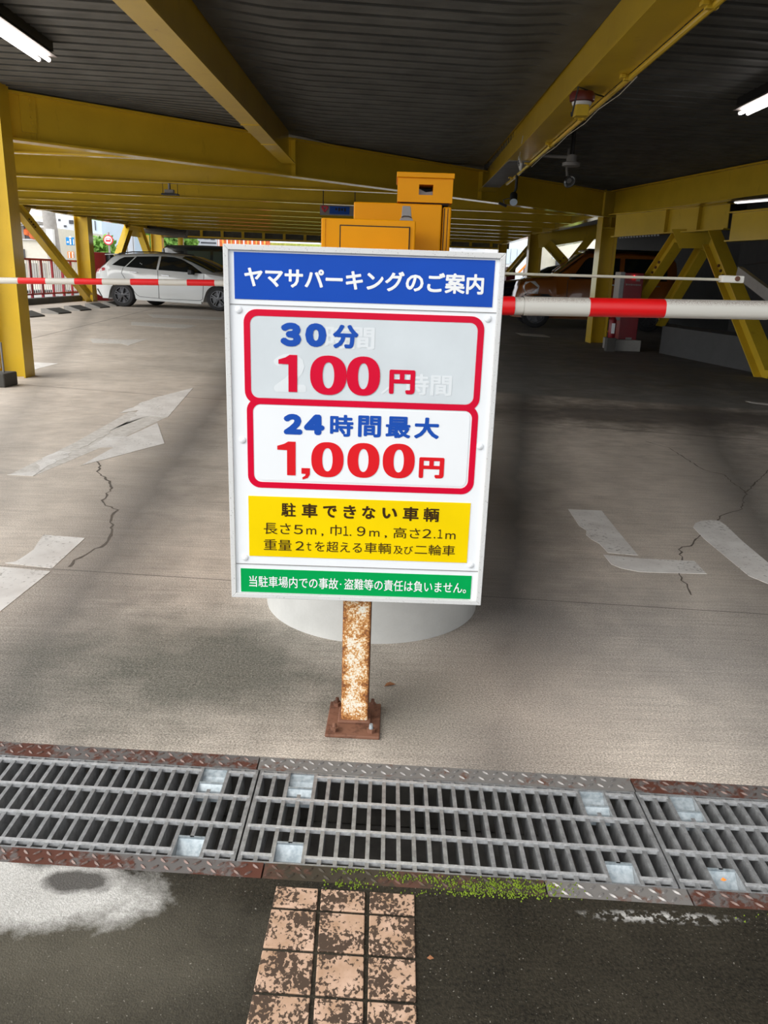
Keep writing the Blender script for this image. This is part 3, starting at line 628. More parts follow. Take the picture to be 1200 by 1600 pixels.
# header text measured in full frame pixels (converted to the zoom units used by tq)
def cz(x, y): return ((x-350)*2.7273, (y-470)*2.7273)
def tqf(l, r, tl, bl_, tr, br):
    a = cz(l, tl); b = cz(l, bl_); c = cz(r, tr); d = cz(r, br); return tq(a[0], c[0], a[1], b[1], c[1], d[1])
lettering(bl, M['white_text'], [('ヤマサパーキングのご案内', tqf(381, 756.5, 416.5, 448.5, 428, 460.5), 0.032)])
lettering(g1, M['ghost'], [('2', tq(208, 350, 225, 390, 228, 392), 0.05), ('時間', tq(430, 642, 105, 205, 110, 212), 0.03), ('／時間', tq(670, 972, 308, 402, 315, 408), 0.03)], yP+0.0001)
lettering(g1, M['blue_text'], [('3', tq(238, 328, 92, 195, 94, 197), 0.085), ('0', tq(345, 436, 95, 197, 96, 199), 0.085), ('分', tq(463, 573, 101, 203, 104, 206), 0.045)])
def zero(mb, q, y, wx=0.34, wz=0.17):
    L, B, R_, T = q; n = 40; cx, cz_ = (L+R_)/2, (B+T)/2; a, c = (R_-L)/2, (T-B)/2
    def se(a, c, e): return [(cx+a*math.copysign(abs(math.cos(t))**e, math.cos(t)), cz_+c*math.copysign(abs(math.sin(t))**e, math.sin(t))) for t in [2*math.pi*i/n for i in range(n)]]
    o = se(a, c, 0.86); i_ = se(a*(1-2*wx), c*(1-2*wz), 0.92)
    mb.add([(p[0], y, p[1]) for p in o+i_], [(k, (k+1) % n, n+(k+1) % n, n+k) for k in range(n)])
def one(mb, q, y):
    L, B, R_, T = q; w_ = R_-L; h = T-B; s_ = 0.47*w_
    mb.add([(R_-s_, y, B), (R_, y, B), (R_, y, T), (R_-0.40*w_, y, T), (R_-0.62*w_, y, T-0.07*h), (L, y, T-0.135*h), (L, y, T-0.25*h), (R_-s_, y, T-0.255*h)], [tuple(range(8))])
def comma(mb, q, y):
    L, B, R_, T = q; w_ = R_-L; h = T-B
    mb.add([(L, y, T), (R_, y, T), (R_, y, T-0.55*h), (R_-0.25*w_, y, B+0.15*h), (L+0.15*w_, y, B), (L+0.1*w_, y, B+0.18*h), (L+0.45*w_, y, B+0.35*h), (L+0.5*w_, y, T-0.5*h), (L, y, T-0.5*h)], [tuple(range(9))])
mb = MB(); one(mb, tq(231, 311, 230, 388, 231, 390), yT); zero(mb, tq(366, 522, 232, 400, 236, 405), yT); zero(mb, tq(522, 665, 236, 404, 240, 408), yT)
letters(mb, '円', tq(704, 814, 294, 398, 297, 401), yT, 0.045); mb.build('lettering', M['crimson'], g1, fix=False)
lettering(w2, M['blue_text'], [('2', tq(252, 333, 482, 571, 484, 573), 0.085), ('4', tq(340, 428, 485, 573, 486, 575), 0.085), ('時', tq(451, 551, 486, 580, 488, 582), 0.033), ('間', tq(571, 669, 490, 582, 492, 585), 0.033), ('最', tq(689, 796, 493, 586, 496, 588), 0.033), ('大', tq(811, 918, 498, 588, 500, 592), 0.04)])
mb = MB(); one(mb, tq(226, 304, 600, 744, 602, 746), yT); comma(mb, tq(329, 365, 714, 763, 716, 765), yT)
zero(mb, tq(371, 509, 602, 752, 606, 756), yT); zero(mb, tq(525, 662, 606, 755, 609, 758), yT); zero(mb, tq(676, 813, 609, 757, 612, 760), yT)
letters(mb, '円', tq(831, 938, 668, 757, 671, 761), yT, 0.045); mb.build('lettering', M['red_text'], w2, fix=False)
lettering(yl, M['brown_text'], [('駐', tq(243, 305, 862, 922, 864, 924), 0.022), ('車', tq(330, 398, 866, 926, 868, 928), 0.03), ('で', tq(421, 480, 874, 926, 876, 928), 0.035), ('き', tq(508, 562, 873, 930, 874, 932), 0.03), ('な', tq(588, 645, 876, 932, 878, 934), 0.035), ('い', tq(674, 738, 884, 930, 886, 932), 0.04), ('車', tq(762, 830, 880, 940, 882, 942), 0.03), ('輌', tq(850, 917, 883, 944, 885, 946), 0.022)])
lettering(yl, M['brown_text'], [('長さ', tq(168, 283, 948, 996, 952, 1000), 0.004), ('5', tq(296, 335, 957, 997, 958, 998), 0.01), ('m', tq(350, 392, 972, 998, 973, 999), 0.01), (',', tq(414, 423, 994, 1006, 994, 1006), 0.02), ('巾', tq(453, 500, 957, 1003, 958, 1004), 0.006), ('1', tq(508, 529, 963, 1004, 963, 1004), 0.008), ('.', tq(535, 542, 998, 1005, 998, 1005), 0.01), ('9', tq(566, 602, 964, 1005, 965, 1006), 0.008), ('m', tq(619, 662, 982, 1007, 983, 1008), 0.01), (',', tq(684, 694, 1002, 1014, 1002, 1014), 0.02), ('高さ', tq(722, 836, 967, 1014, 971, 1018), 0.004), ('2', tq(846, 884, 975, 1014, 976, 1015), 0.008), ('.', tq(894, 901, 1009, 1016, 1009, 1016), 0.01), ('1', tq(911, 932, 977, 1016, 977, 1016), 0.008), ('m', tq(944, 987, 993, 1018, 994, 1019), 0.01)])
lettering(yl, M['brown_text'], [('重量', tq(168, 287, 1018, 1064, 1021, 1068), 0.004), ('2', tq(303, 340, 1027, 1066, 1028, 1067), 0.008), ('t', tq(351, 371, 1032, 1068, 1032, 1068), 0.008), ('を超える', tq(386, 587, 1026, 1072, 1032, 1078), 0.004), ('車輌', tq(598, 711, 1032, 1078, 1036, 1082), 0.004), ('及び', tq(722, 805, 1046, 1082, 1048, 1084), 0.004), ('二輪車', tq(813, 985, 1040, 1085, 1045, 1090), 0.004)])
lettering(gr, M['white_text'], [('当駐車場内での事故', tq(106, 486, 1174, 1222, 1186, 1233), 0.010), ('・', tq(493, 500, 1208, 1214, 1208, 1214), 0.0), ('盗難等の責任は負いません。', tq(512, 1033, 1187, 1235, 1203, 1250), 0.010)])
for q in ((60, 38), (1127, 77), (77, 595), (1092, 623), (88, 1098), (1052, 1130)):
    X, Z = p6(*q); mb = MB(); mb.lathe([(0.0068, 0), (0.0066, 0.0015), (0.004, 0.0032), (0.0005, 0.0036)], (X, SY+0.0055, Z), (0, -1, 0), 16); mb.build('rivet_cap', M['white'], sign, smooth=True)
# post, base plate and anchors
PX0, PX1, PY0, PY1 = -0.0835, -0.0215, 1.602, 1.652
mb = MB(); mb.box(((PX0+PX1)/2, (PY0+PY1)/2, 0.30), (PX1-PX0, PY1-PY0, 0.584)); mb.build('post', M['post'], sign, bevel=0.004)
mb = MB(); mb.box((PX1+0.0006, (PY0+PY1)/2+0.002, 0.30), (0.0012, PY1-PY0-0.008, 0.58)); k = mb.build('post_side', M['rust_side'], sign); k['label'] = 'dark rusted side of the post'
mb = MB(); mb.box(((PX0+PX1)/2, (PY0+PY1)/2, 0.011), (PX1-PX0+0.014, PY1-PY0+0.014, 0.008)); mb.build('weld_bead', M['rust'], sign, bevel=0.003)
pl = [gz(508, 1154), gz(592.7, 1157), gz(595, 1096.5), gz(516.7, 1095)]
mb = MB(); mb.ext([(-0.1165, 1.549, 0.0), (0.007, 1.545, 0.0), (0.0085, 1.690, 0.0), (-0.114, 1.694, 0.0)], (0, 0, 0.008)); mb.build('base_plate', M['rust'], sign, bevel=0.002)
for (x, y, mt) in ((-0.096, 1.567, 'rust'), (-0.013, 1.565, 'zinc'), (-0.097, 1.676, 'rust_side'), (-0.012, 1.674, 'rust')):
    mb = MB(); mb.cyl((x, y, 0.008), (x, y, 0.017), 0.0095, n=6); nut = mb.build('anchor_nut', M['rust'], sign)
    mb = MB(); mb.cyl((x, y, 0.017), (x, y, 0.028), 0.0052, 0.004, n=12); mb.build('bolt_end', M[mt], nut)
# ================================================================== ISLAND AND MACHINES
def stadium(cx, y0, y1, r, n=64):
    return [(cx+r*math.cos(math.pi+math.pi*i/n), y0+r+r*math.sin(math.pi+math.pi*i/n), 0) for i in range(n+1)] + [(cx+r, y1, 0), (cx-r, y1, 0)]
mb = MB(); mb.ext(stadium(-0.03, 2.025, 7.0, 0.335), (0, 0, 0.16)); tag(mb.build('concrete_island', M['plinth'], smooth=True), 'pale concrete traffic island with a round nose behind the sign post', 'island')
def qbox(mb, x0, x1, y0, y1, z0, z1): mb.box(((x0+x1)/2, (y0+y1)/2, (z0+z1)/2), (abs(x1-x0), abs(y1-y0), abs(z1-z0)))
IZ = 0.16
# ticket machine (wide low cabinet)
A0 = at(502, 340, 2.5); A1 = at(650, 345, 2.5)
ax0, ax1, azt = A0.x, A1.x, (A0.z+A1.z)/2
tm = thing('ticket_machine', ((ax0+ax1)/2, 2.62, IZ), 'low wide orange yellow ticket cabinet directly behind the sign top edge', 'ticket machine')
mb = MB(); qbox(mb, ax0, ax1, 2.5, 2.73, IZ, azt); mb.build('cabinet', M['machine'], tm, bevel=0.004)
d0 = at(531, 351, 2.5); d1 = at(641, 355, 2.5)
mb = MB(); qbox(mb, d0.x, d1.x, 2.496, 2.502, 0.55, d0.z); sd = mb.build('seam', M['seam'], tm)
mb = MB(); qbox(mb, d0.x+0.0035, d1.x-0.0035, 2.4935, 2.5, 0.5535, d0.z-0.0035); mb.build('door', M['machine'], tm)
mb = MB(); qbox(mb, ax0+0.004, ax0+0.012, 2.4975, 2.5, IZ, azt-0.002); mb.build('edge_trim', M['machine'], tm)
# gate machine (taller box with hooded top box)
B0_ = at(553, 315, 2.78); B1_ = at(703, 320, 2.78)
gm = thing('gate_machine', ((B0_.x+B1_.x)/2, 2.9, IZ), 'tall orange yellow gate machine with a hooded box on top, behind the ticket cabinet', 'gate machine')
zt = (B0_.z+B1_.z)/2
mb = MB(); qbox(mb, B0_.x, at(691, 320, 2.78).x, 2.78, 3.02, IZ, zt); mb.build('cabinet', M['machine'], gm, bevel=0.004)
e0 = at(692.5, 318, 2.79); e1 = at(706, 320, 2.79)
mb = MB(); qbox(mb, e0.x, e1.x, 2.79, 3.04, IZ, zt-0.006); mb.build('side_door', M['machine'], gm, bevel=0.005)
mb = MB(); qbox(mb, e0.x+0.004, e0.x+0.007, 2.7885, 2.792, IZ+0.1, zt-0.01); qbox(mb, e0.x+0.016, e0.x+0.018, 2.7885, 2.792, IZ+0.1, zt-0.01); mb.build('seam', M['seam'], gm)
C0 = at(622, 276, 2.77); C1 = at(706.5, 317, 2.77); w0 = at(655, 288, 2.77); w1 = at(676.5, 305, 2.77)
cx0, cx1, cz0, cz1 = C0.x, C1.x, zt+0.004, at(664, 274, 2.77).z
mb = MB()
qbox(mb, cx0, w0.x, 2.77, 3.0, cz0, cz1); qbox(mb, w1.x, cx1, 2.77, 3.0, cz0, cz1); qbox(mb, w0.x, w1.x, 2.77, 3.0, cz0, w1.z); qbox(mb, w0.x, w1.x, 2.77, 3.0, w0.z, cz1)
hb = mb.build('camera_hood', M['machine'], gm)
mb = MB(); qbox(mb, cx0-0.004, cx1+0.004, 2.762, 3.01, cz1-0.008, cz1+0.008); mb.build('hood_lid', M['machine'], hb, bevel=0.002)
mb = MB(); qbox(mb, w0.x-0.005, w1.x+0.005, 2.90, 2.92, w1.z-0.01, w0.z+0.01); mb.build('camera_face', M['black'], hb)
mb = MB(); mb.ext([(w0.x, 2.80, w1.z), (w1.x, 2.80, w1.z), (w1.x, 2.80, w1.z+0.014), ((w0.x+w1.x)/2, 2.80, w1.z+0.011), (w0.x, 2.80, w1.z+0.022)], (0, 0.06, 0)); mb.build('camera_lens', M['greyplastic'], hb)
mb = MB(); qbox(mb, cx0+0.01, cx1-0.01, 2.785, 2.99, zt-0.002, cz0+0.002); mb.build('seam', M['seam'], gm)
# grey moulded speaker horn standing on the ticket cabinet
hx = at(633.5, 345, 2.6); hz0 = azt
mb = MB()
hp = [(622, 348), (627.5, 338.5), (628.8, 322.5), (630, 321.5), (640.5, 322), (642, 323.5), (643, 339), (647.5, 349)]
mb.ext([at(x, y, 2.56) for x, y in hp], (0, 0.055, 0)); hn = mb.build('speaker_cowl', M['greyplastic'], bevel=0.004)
tag(hn, 'grey plastic cowl standing on the ticket cabinet', 'cowl')
mb = MB(); mb.tube([at(627.5, 339.5, 2.558), at(631, 337.6, 2.556), at(639, 338, 2.556), at(643, 340, 2.558)], 0.0012, 6); mb.build('seam', M['seam'], hn)
# boom machine hidden behind the sign carries the right boom and the rod
def boom(p0, p1, stripes, h, wd, name, label, cols_):
    p0 = Vector(p0); p1 = Vector(p1); d = (p1-p0).normalized()
    t = thing(name, p0, label, 'barrier arm')
    prof = []; n = 20
    for i in range(n):
        a = 2*math.pi*i/n; cx = wd/2*math.copysign(abs(math.cos(a))**0.75, math.cos(a)); cz_ = h/2*math.copysign(abs(math.sin(a))**0.75, math.sin(a)); prof.append((cx, cz_))
    sd = d.cross(Vector((0, 0, 1))).normalized(); up = sd.cross(d)
    for k in range(len(stripes)-1):
        a, b = stripes[k], stripes[k+1]; pa = p0.lerp(p1, a); pb = p0.lerp(p1, b)
        g_ = 0.93 if cols_[k] == 's' else 1.0; v = [q+sd*c*g_+up*z*g_ for q in (pa, pb) for c, z in prof]
        f = [(i, (i+1) % n, n+(i+1) % n, n+i) for i in range(n)]
        if k == 0: f.append(tuple(range(n-1, -1, -1)))
        if k == len(stripes)-2:
            q = pb+d*0.006; v += [q+sd*c*0.8+up*z*0.72 for c, z in prof]; f += [(n+i, n+(i+1) % n, 2*n+(i+1) % n, 2*n+i) for i in range(n)]; f.append(tuple(range(2*n, 3*n)))
        red = cols_[k] == 'r'
        mb = MB(); mb.add(v, f); o = mb.build('arm_section', M['arm_red' if red else 'arm_white'], t, smooth=True); o['label'] = 'red boom band' if red else 'white boom band'
    return t
RY = 2.4
zr0 = 0.9265; xr = [0.06, 0.3605, 0.579, 0.799, 1.104]
rr = [0.06, 0.140, 0.3605, 0.388, 0.579, 0.799, 1.104]
tot = rr[-1]-rr[0]
tb = boom((rr[0], RY, 0.921), (rr[-1], RY, 0.9365), [(q-rr[0])/tot for q in rr], 0.0545, 0.075, 'barrier_arm', 'near red and white barrier boom reaching from behind the sign to the right edge', 'wrswrw')
hs = thing('boom_post', (-0.02, 2.42, IZ), 'orange boom post hidden behind the sign, carrying the near boom', 'barrier post')
mb = MB(); qbox(mb, -0.10, 0.06, 2.35, 2.485, IZ, 1.05); mb.build('housing', M['machine'], hs, bevel=0.006)
# thin rod with end plate over the near boom
q0 = at(700, 425, 2.5); q1 = at(1125, 437, 2.5); q2 = at(1126, 430, 2.5); q3 = at(1159, 442.5, 2.5)
rt = thing('support_rod', (0.1, 2.5, q0.z), 'thin pale rod with a white end plate running above the near boom', 'rod')
mb = MB(); mb.tube([(0.03, 2.47, q0.z), q0, q1], 0.0042, 8); mb.build('rod', M['cable'], rt)
mb = MB(); qbox(mb, q2.x, q3.x, 2.485, 2.515, q3.z, q2.z); mb.build('end_plate', M['arm_white'], rt, bevel=0.003)
mb = MB(); qq = at(1152, 435.5, 2.485); mb.cyl(qq, qq+Vector((0, -0.004, 0)), 0.0075, n=12); mb.build('plate_bolt', M['rust'], rt)
# far left boom
LY = 6.4
sl = [-4.0, -3.365, -3.139, -2.9176, -2.7012, -2.4748, -2.2587, -2.0377, -1.8168, -1.596, -1.3805, -1.15, -0.93, -0.62]
tot = sl[-1]-sl[0]; zz0 = 0.865+(-4+2.97)*0.0215; zz1 = 0.865+(-0.62+2.97)*0.0215
boom((sl[0], LY, zz0), (sl[-1], LY, zz1), [(q-sl[0])/tot for q in sl], 0.048, 0.06, 'barrier_arm', 'far red and white barrier boom on the left in front of the white wagon', 'wrwrwrwrwrwrwrwr')
mb = MB(); qbox(mb, -0.66, -0.40, LY-0.15, LY+0.15, 0, 1.0)
bh = thing('boom_post', (-0.53, LY, 0), 'boom post on the floor carrying the far left boom', 'barrier post'); mb.build('housing', M['machine'], bh, bevel=0.01)
# guard frame on a concrete block at the left edge
mb = MB(); mb.ext([(-3.75, 6.55, 0), (-3.19, 6.55, 0), (-3.17, 6.75, 0), (-3.75, 6.75, 0)], (0, 0, 0.115)); cb = mb.build('concrete_block', M['kerb'], bevel=0.01)
tag(cb, 'dark concrete block at the left edge in front of the yellow column', 'block')
gf = thing('boom_rest', (-3.32, 6.65, 0.115), 'metal framed boom rest post standing on the concrete block at the left edge', 'post')
mb = MB(); fx = at(4, 565, 6.65).x
mb.tube([(fx-0.12, 6.65, 0.115), (fx-0.12, 6.65, 0.36), (fx, 6.65, 0.36), (fx, 6.65, 0.115)], 0.009, 8); mb.build('tube_frame', M['steelgrey'], gf)
mb = MB(); mb.cyl((fx-0.03, 6.64, 0.15), (fx-0.03, 6.64, 0.34), 0.014, n=12); mb.build('inner_tube', M['frame'], gf)
# red pay machine on the right
rm = thing('pay_machine', (3.60, 12.5, 0.17), 'deep red pay machine with a silver edge beside the right column', 'pay machine')
a = at(978, 424, 12.4); b = at(1004, 532, 12.4); c_ = at(960, 527, 12.4)
mb = MB(); qbox(mb, 3.51, 3.79, 12.4, 12.75, 0.17, 1.15); mb.build('cabinet', M['redmachine'], rm, bevel=0.008)
mb = MB(); qbox(mb, 3.44, 3.508, 12.405, 12.7, 0.45, 1.16); mb.build('silver_edge', M['steelgrey'], rm, bevel=0.004)
ld = at(991, 433, 12.39); mb = MB(); mb.lathe([(0.022, 0), (0.018, 0.008), (0.001, 0.012)], ld, (0, -1, 0), 12); mb.build('indicator_lamp', M['led'], rm)
mb = MB(); q = at(997, 437, 12.395); mb.box(q, (0.06, 0.008, 0.05)); mb.build('slot_plate', M['greyplastic'], rm)
mb = MB(); la = at(979, 444.5, 12.395); lb_ = at(1000, 445.5, 12.395)
for i in range(9): mb.box(la.lerp(lb_, i/8.0), (0.016, 0.006, 0.020 if i % 3 else 0.026))
mb.build('worn_lettering', M['greyplastic'], rm)
mb = MB(); mb.box(at(982, 529, 12.39), (0.09, 0.01, 0.03)); mb.build('base_plate', M['greyplastic'], rm)
mb = MB(); qbox(mb, 3.40, 3.84, 12.3, 12.85, 0, 0.17); tag(mb.build('concrete_plinth', M['concrete'], bevel=0.01), 'grey concrete plinth under the red pay machine', 'plinth')
fe = thing('fire_extinguisher', (3.36, 12.25, 0.20), 'small red extinguisher with a white label at the foot of the pay machine', 'extinguisher')
mb = MB(); mb.lathe([(0.05, 0), (0.055, 0.02), (0.055, 0.26), (0.035, 0.30), (0.018, 0.31), (0.018, 0.34)], (3.36, 12.25, 0.20), n=16); mb.build('cylinder', M['redmachine'], fe, smooth=True)
mb = MB(); mb.box((3.36, 12.193, 0.34), (0.05, 0.006, 0.15)); mb.build('paper_label', M['white'], fe)
mb = MB(); qbox(mb, 3.29, 3.42, 12.18, 12.32, 0, 0.20); tag(mb.build('extinguisher_stand', M['kerb']), 'low dark stand under the small red extinguisher', 'stand')
# ================================================================== ON THE CEILING
def tube_light(p0, p1, label, tm_='tube'):
    p0 = Vector(p0); p1 = Vector(p1); d = (p1-p0).normalized(); sd = d.cross(Vector((0, 0, 1)))
    t = thing('fluorescent_light', (p0+p1)/2, label, 'lamp')
    mb = MB(); a = p0-d*0.03; b = p1+d*0.03; k = Vector((0, 0, 1))
    mb.ext([a-sd*0.045+k*0.055, a+sd*0.045+k*0.055, a+sd*0.085+k*0.022, a-sd*0.085+k*0.022], b-a); mb.build('reflector_hood', M['reflector'], t)
    mb = MB(); mb.bar(a+k*0.10, b+k*0.10, 0.12, 0.09); mb.build('housing', M['black'], t)
    for sg in (-1, 1):
        mb = MB(); mb.cyl(p0+sd*0.028*sg, p1+sd*0.034*sg, 0.0135, n=12); tb_ = mb.build('tube', M[tm_], t, smooth=True)
        mb = MB()
        for q, r in ((p0, -1), (p1, 1)): mb.cyl(q+sd*0.034*sg, q+sd*0.034*sg+d*0.02*r, 0.0155, n=12)
        mb.build('tube_cap', M['steelgrey'], tb_)
    return t
ZL = 2.31
e = gz(68, 93, ZL); g = gz(-30, 27, ZL)
dv = (g-e).normalized(); tube_light(e+dv*1.17, e, 'lit twin tube light at the top left corner')
e = gz(1163, 177, ZL); g = gz(1225, 148, ZL)
dv = (g-e).normalized(); tube_light(e, e+dv*1.17, 'lit twin tube light at the right edge')
e = gz(1150, 317, 2.28); tube_light(e, gz(1215, 311.5, 2.28), 'far lit tube light at the right edge below the girder', 'tube_far')
# alarm bell on the right beam
bx = atX(899, 158, 1.085)
al = thing('alarm_bell', bx, 'maroon alarm bell with a yellow box fixed to the right overhead beam', 'alarm')
ay = bx.y; az = bx.z
mb = MB(); mb.lathe([(0.066, 0.05), (0.078, 0.03), (0.074, 0.0), (0.04, -0.008)], (1.125, ay, az), (0, 0, 1), 28); mb.build('bell_gong', M['siren'], al, smooth=True)
mb = MB(); mb.lathe([(0.060, 0.0), (0.056, -0.018)], (1.125, ay, az-0.006), (0, 0, 1), 24); mb.build('collar', M['frame'], al, smooth=True)
mb = MB(); qbox(mb, 1.085, 1.165, ay-0.04, ay+0.04, az-0.085, az-0.02); mb.build('yellow_box', Y_, al, bevel=0.006)
mb = MB(); mb.tube([(1.06, ay-0.03, az-0.07), (1.055, ay-0.08, az-0.10), (1.075, ay-0.10, 2.112), (1.14, ay-0.06, 2.104), (1.22, ay+0.05, 2.106), (1.29, ay+0.16, 2.118)], 0.005, 6); mb.build('cord', M['black'], al)
# conduit along the right beam
cd = thing('conduit', (1.31, 6, 2.10), 'yellow painted conduit clamped along the underside edge of the right overhead beam', 'conduit')
pts = [atX(x, y, 1.33) for x, y in ((1160, 0), (1060, 92), (960, 178), (880, 243))] 
EX = lambda y: 1.292+0.0104*(y-2.9)
cpts = [(EX(y), y, 2.116) for y in (3.3, 5, 7, 9, 10.4)]
mb = MB(); mb.tube(cpts, 0.016, 10); mb.build('pipe', Y_, cd)
for yy in (3.75, 5.0, 6.2, 7.4, 8.6, 9.8):
    X = EX(yy); mb = MB(); mb.box((X-0.01, yy, 2.118), (0.055, 0.035, 0.034)); mb.box((X-0.045, yy-0.01, 2.120), (0.03, 0.045, 0.02)); mb.build('pipe_clamp', Y_, cd, bevel=0.004)
mb = MB(); mb.tube([(EX(y)+dx, y, 2.10+dz) for y, dx, dz in ((4.9, 0.012, 0.0), (5.3, 0.02, -0.012), (5.8, 0.014, 0.0), (6.2, 0.016, -0.016), (6.8, 0.014, 0.0), (7.3, 0.016, -0.012), (7.9, 0.014, 0.0), (8.6, 0.016, -0.01))], 0.003, 6); mb.build('loose_cable', M['cable'], cd)
# power sockets on the beam web
pq = atX(817, 255, 1.17)
ps = thing('socket_strip', pq, 'small white twin socket strip hanging on the side of the right overhead beam', 'socket')
mb = MB(); mb.bar((1.135, pq.y-0.14, pq.z-0.05), (1.135, pq.y+0.02, pq.z+0.03), 0.02, 0.07); mb.build('socket_body', M['frame'], ps, bevel=0.004)
mb = MB(); mb.box((1.124, pq.y-0.085, pq.z-0.022), (0.004, 0.04, 0.03)); mb.box((1.124, pq.y-0.03, pq.z+0.004), (0.004, 0.04, 0.03)); mb.build('socket_holes', M['black'], ps)
mb = MB(); mb.tube([(1.14, pq.y+0.02, pq.z+0.04), (1.15, pq.y+0.08, pq.z+0.12), (1.16, pq.y+0.05, pq.z+0.24)], 0.005, 6); mb.build('cord', M['cable'], ps)
# junction box on a stub pipe and spot lamp right of the beam
j = at(893, 251, 8.3)
jb = thing('junction_box', j, 'pale round junction box on a stub pipe right of the overhead beam', 'junction box')
mb = MB(); mb.cyl((1.40, j.y, 2.155), (j.x, j.y, j.z+0.03), 0.016, n=10); mb.build('stub_pipe', M['greyplastic'], jb)
mb = MB(); mb.lathe([(0.05, 0.05), (0.05, -0.01), (0.085, -0.02), (0.085, -0.05)], (j.x, j.y, j.z), n=20); mb.build('box_body', M['greyplastic'], jb, smooth=True)
mb = MB(); mb.cyl((j.x, j.y, j.z+0.05), (j.x, j.y, ZD+0.02), 0.02, n=10); mb.build('hanger', M['black'], jb)
l = at(890, 284, 9.6)
sl_ = thing('spot_lamp', l, 'silver bowl spot lamp hanging below the deck right of the overhead beam', 'lamp')
mb = MB(); mb.lathe([(0.012, 0.10), (0.03, 0.085), (0.055, 0.05), (0.07, 0.0), (0.064, 0.0), (0.045, 0.05), (0.02, 0.075)], (l.x, l.y, l.z), (-0.15, 0.75, 0.45), 24, cap=False); mb.build('lamp_bowl', M['chrome'], sl_, smooth=True)
mb = MB(); mb.lathe([(0.03, 0.02), (0.032, 0.05), (0.01, 0.07)], (l.x, l.y, l.z), (-0.15, 0.75, 0.45), 16); mb.build('bulb', M['greyplastic'], sl_, smooth=True)
mb = MB(); mb.tube([(l.x-0.015, l.y+0.07, l.z+0.05), (l.x-0.03, l.y+0.07, l.z+0.13), (l.x-0.03, l.y+0.05, ZD+0.03)], 0.014, 8); mb.build('stem', M['greyplastic'], sl_)
# dome-like camera under the end of the beam
k_ = atX(803, 309, 1.33)
cc = thing('security_camera', k_, 'small black bullet camera hanging under the end of the right overhead beam', 'camera')
mb = MB(); mb.cyl(k_+Vector((0, 0.03, 0.03)), k_+Vector((-0.01, -0.07, -0.05)), 0.042, 0.04, 18); mb.build('camera_body', M['black'], cc, smooth=True)
mb = MB(); mb.lathe([(0.042, 0), (0.042, 0.006), (0.028, 0.006), (0.028, 0.002)], k_+Vector((-0.01, -0.07, -0.05)), (-0.05, -0.75, -0.6), 18); mb.build('lens_ring', M['bluewall'], cc)
mb = MB(); mb.tube([k_+Vector((0, 0.03, 0.03)), k_+Vector((0.02, 0.03, 0.10)), (k_.x+0.02, k_.y+0.03, 2.135)], 0.016, 8); mb.build('bracket', M['black'], cc)
mb = MB(); mb.tube([k_+Vector((-0.02, 0, 0.0)), k_+Vector((-0.11, 0.05, -0.02)), at(788, 318, 11.6)], 0.005, 6); mb.build('cord', M['black'], cc)
cq = at(786, 319, 11.82); mb = MB(); mb.bar(cq+Vector((-0.06, 0, 0.015)), cq+Vector((0.05, 0, -0.025)), 0.05, 0.03); tag(mb.build('cable_clip', M['black']), 'black clip on the flange of the diagonal girder near the camera', 'clip')
# camera with coiled cable behind the right column
c2 = at(981, 343, 13.0)
sc2 = thing('security_camera', c2, 'grey box camera with a coiled cable on the girder right of the dark column', 'camera')
mb = MB(); mb.box(c2, (0.13, 0.16, 0.09)); mb.build('camera_body', M['greyplastic'], sc2, bevel=0.006)
mb = MB(); mb.lathe([(0.03, 0), (0.03, 0.02), (0.018, 0.02)], c2+Vector((0, -0.08, 0)), (0, -1, 0), 16); mb.build('camera_lens', M['black'], sc2)
mb = MB(); cc2 = c2+Vector((-0.11, 0, -0.03)); mb.tube([cc2+Vector((0.055*math.cos(i*math.pi/8), 0.002*i, 0.055*math.sin(i*math.pi/8))) for i in range(28)], 0.007, 6); mb.build('coiled_cable', M['black'], sc2)
mb = MB(); mb.cyl(c2+Vector((-0.03, 0, -0.05)), c2+Vector((-0.03, 0, -0.16)), 0.025, n=10); mb.build('bracket', M['black'], sc2)
# hanging rain-cover tray under the joists
q = at(266, 300, 11.42)
tr_ = thing('hanging_tray', q, 'small grey box on a dark tray hung by wires below the second joist', 'tray')
mb = MB(); mb.box((q.x, q.y, q.z-0.03), (0.22, 0.12, 0.018)); mb.build('tray', M['black'], tr_)
mb = MB(); mb.box((q.x-0.01, q.y, q.z+0.005), (0.12, 0.08, 0.05)); mb.build('grey_box', M['greyplastic'], tr_, bevel=0.004)
mb = MB(); mb.cyl((q.x-0.01, q.y, q.z+0.03), (q.x-0.01, q.y, 2.096), 0.018, n=10); mb.build('stem', M['steelgrey'], tr_)
mb = MB()
for sg in (-1, 1): mb.cyl((q.x+0.10*sg, q.y, q.z-0.02), (q.x+0.10*sg, q.y, 2.096), 0.004, n=6)
mb.build('hanger_wire', M['black'], tr_)
# hanging exit sign
h0 = at(500, 321, 13.6); h1 = at(556, 337, 13.6)
hs_ = thing('overhead_sign', ((h0.x+h1.x)/2, 13.6, h1.z), 'dim hanging direction sign, navy with a red triangle, left of the gate machine', 'sign')
mb = MB(); qbox(mb, h0.x, h1.x+0.05, 13.6, 13.64, h1.z-0.005, h0.z+0.005); mb.build('sign_panel', M['greyplastic'], hs_)
a = at(515, 322, 13.6); b = at(546, 335.5, 13.6)
mb = MB(); qbox(mb, a.x, b.x, 13.595, 13.6, b.z, a.z); mb.build('navy_panel', M['blue_text'], hs_)
mb = MB(); la = at(525, 327, 13.592); lb_ = at(539, 328, 13.592)
for i in range(4): mb.box(la.lerp(lb_, i/3.0), (0.026, 0.004, 0.05 if i % 2 else 0.03))
mb.build('worn_lettering', M['cardark'], hs_)
t0 = at(502.5, 322.5, 13.59); t1 = at(512.5, 322.8, 13.59); t2 = at(507.5, 331, 13.59)
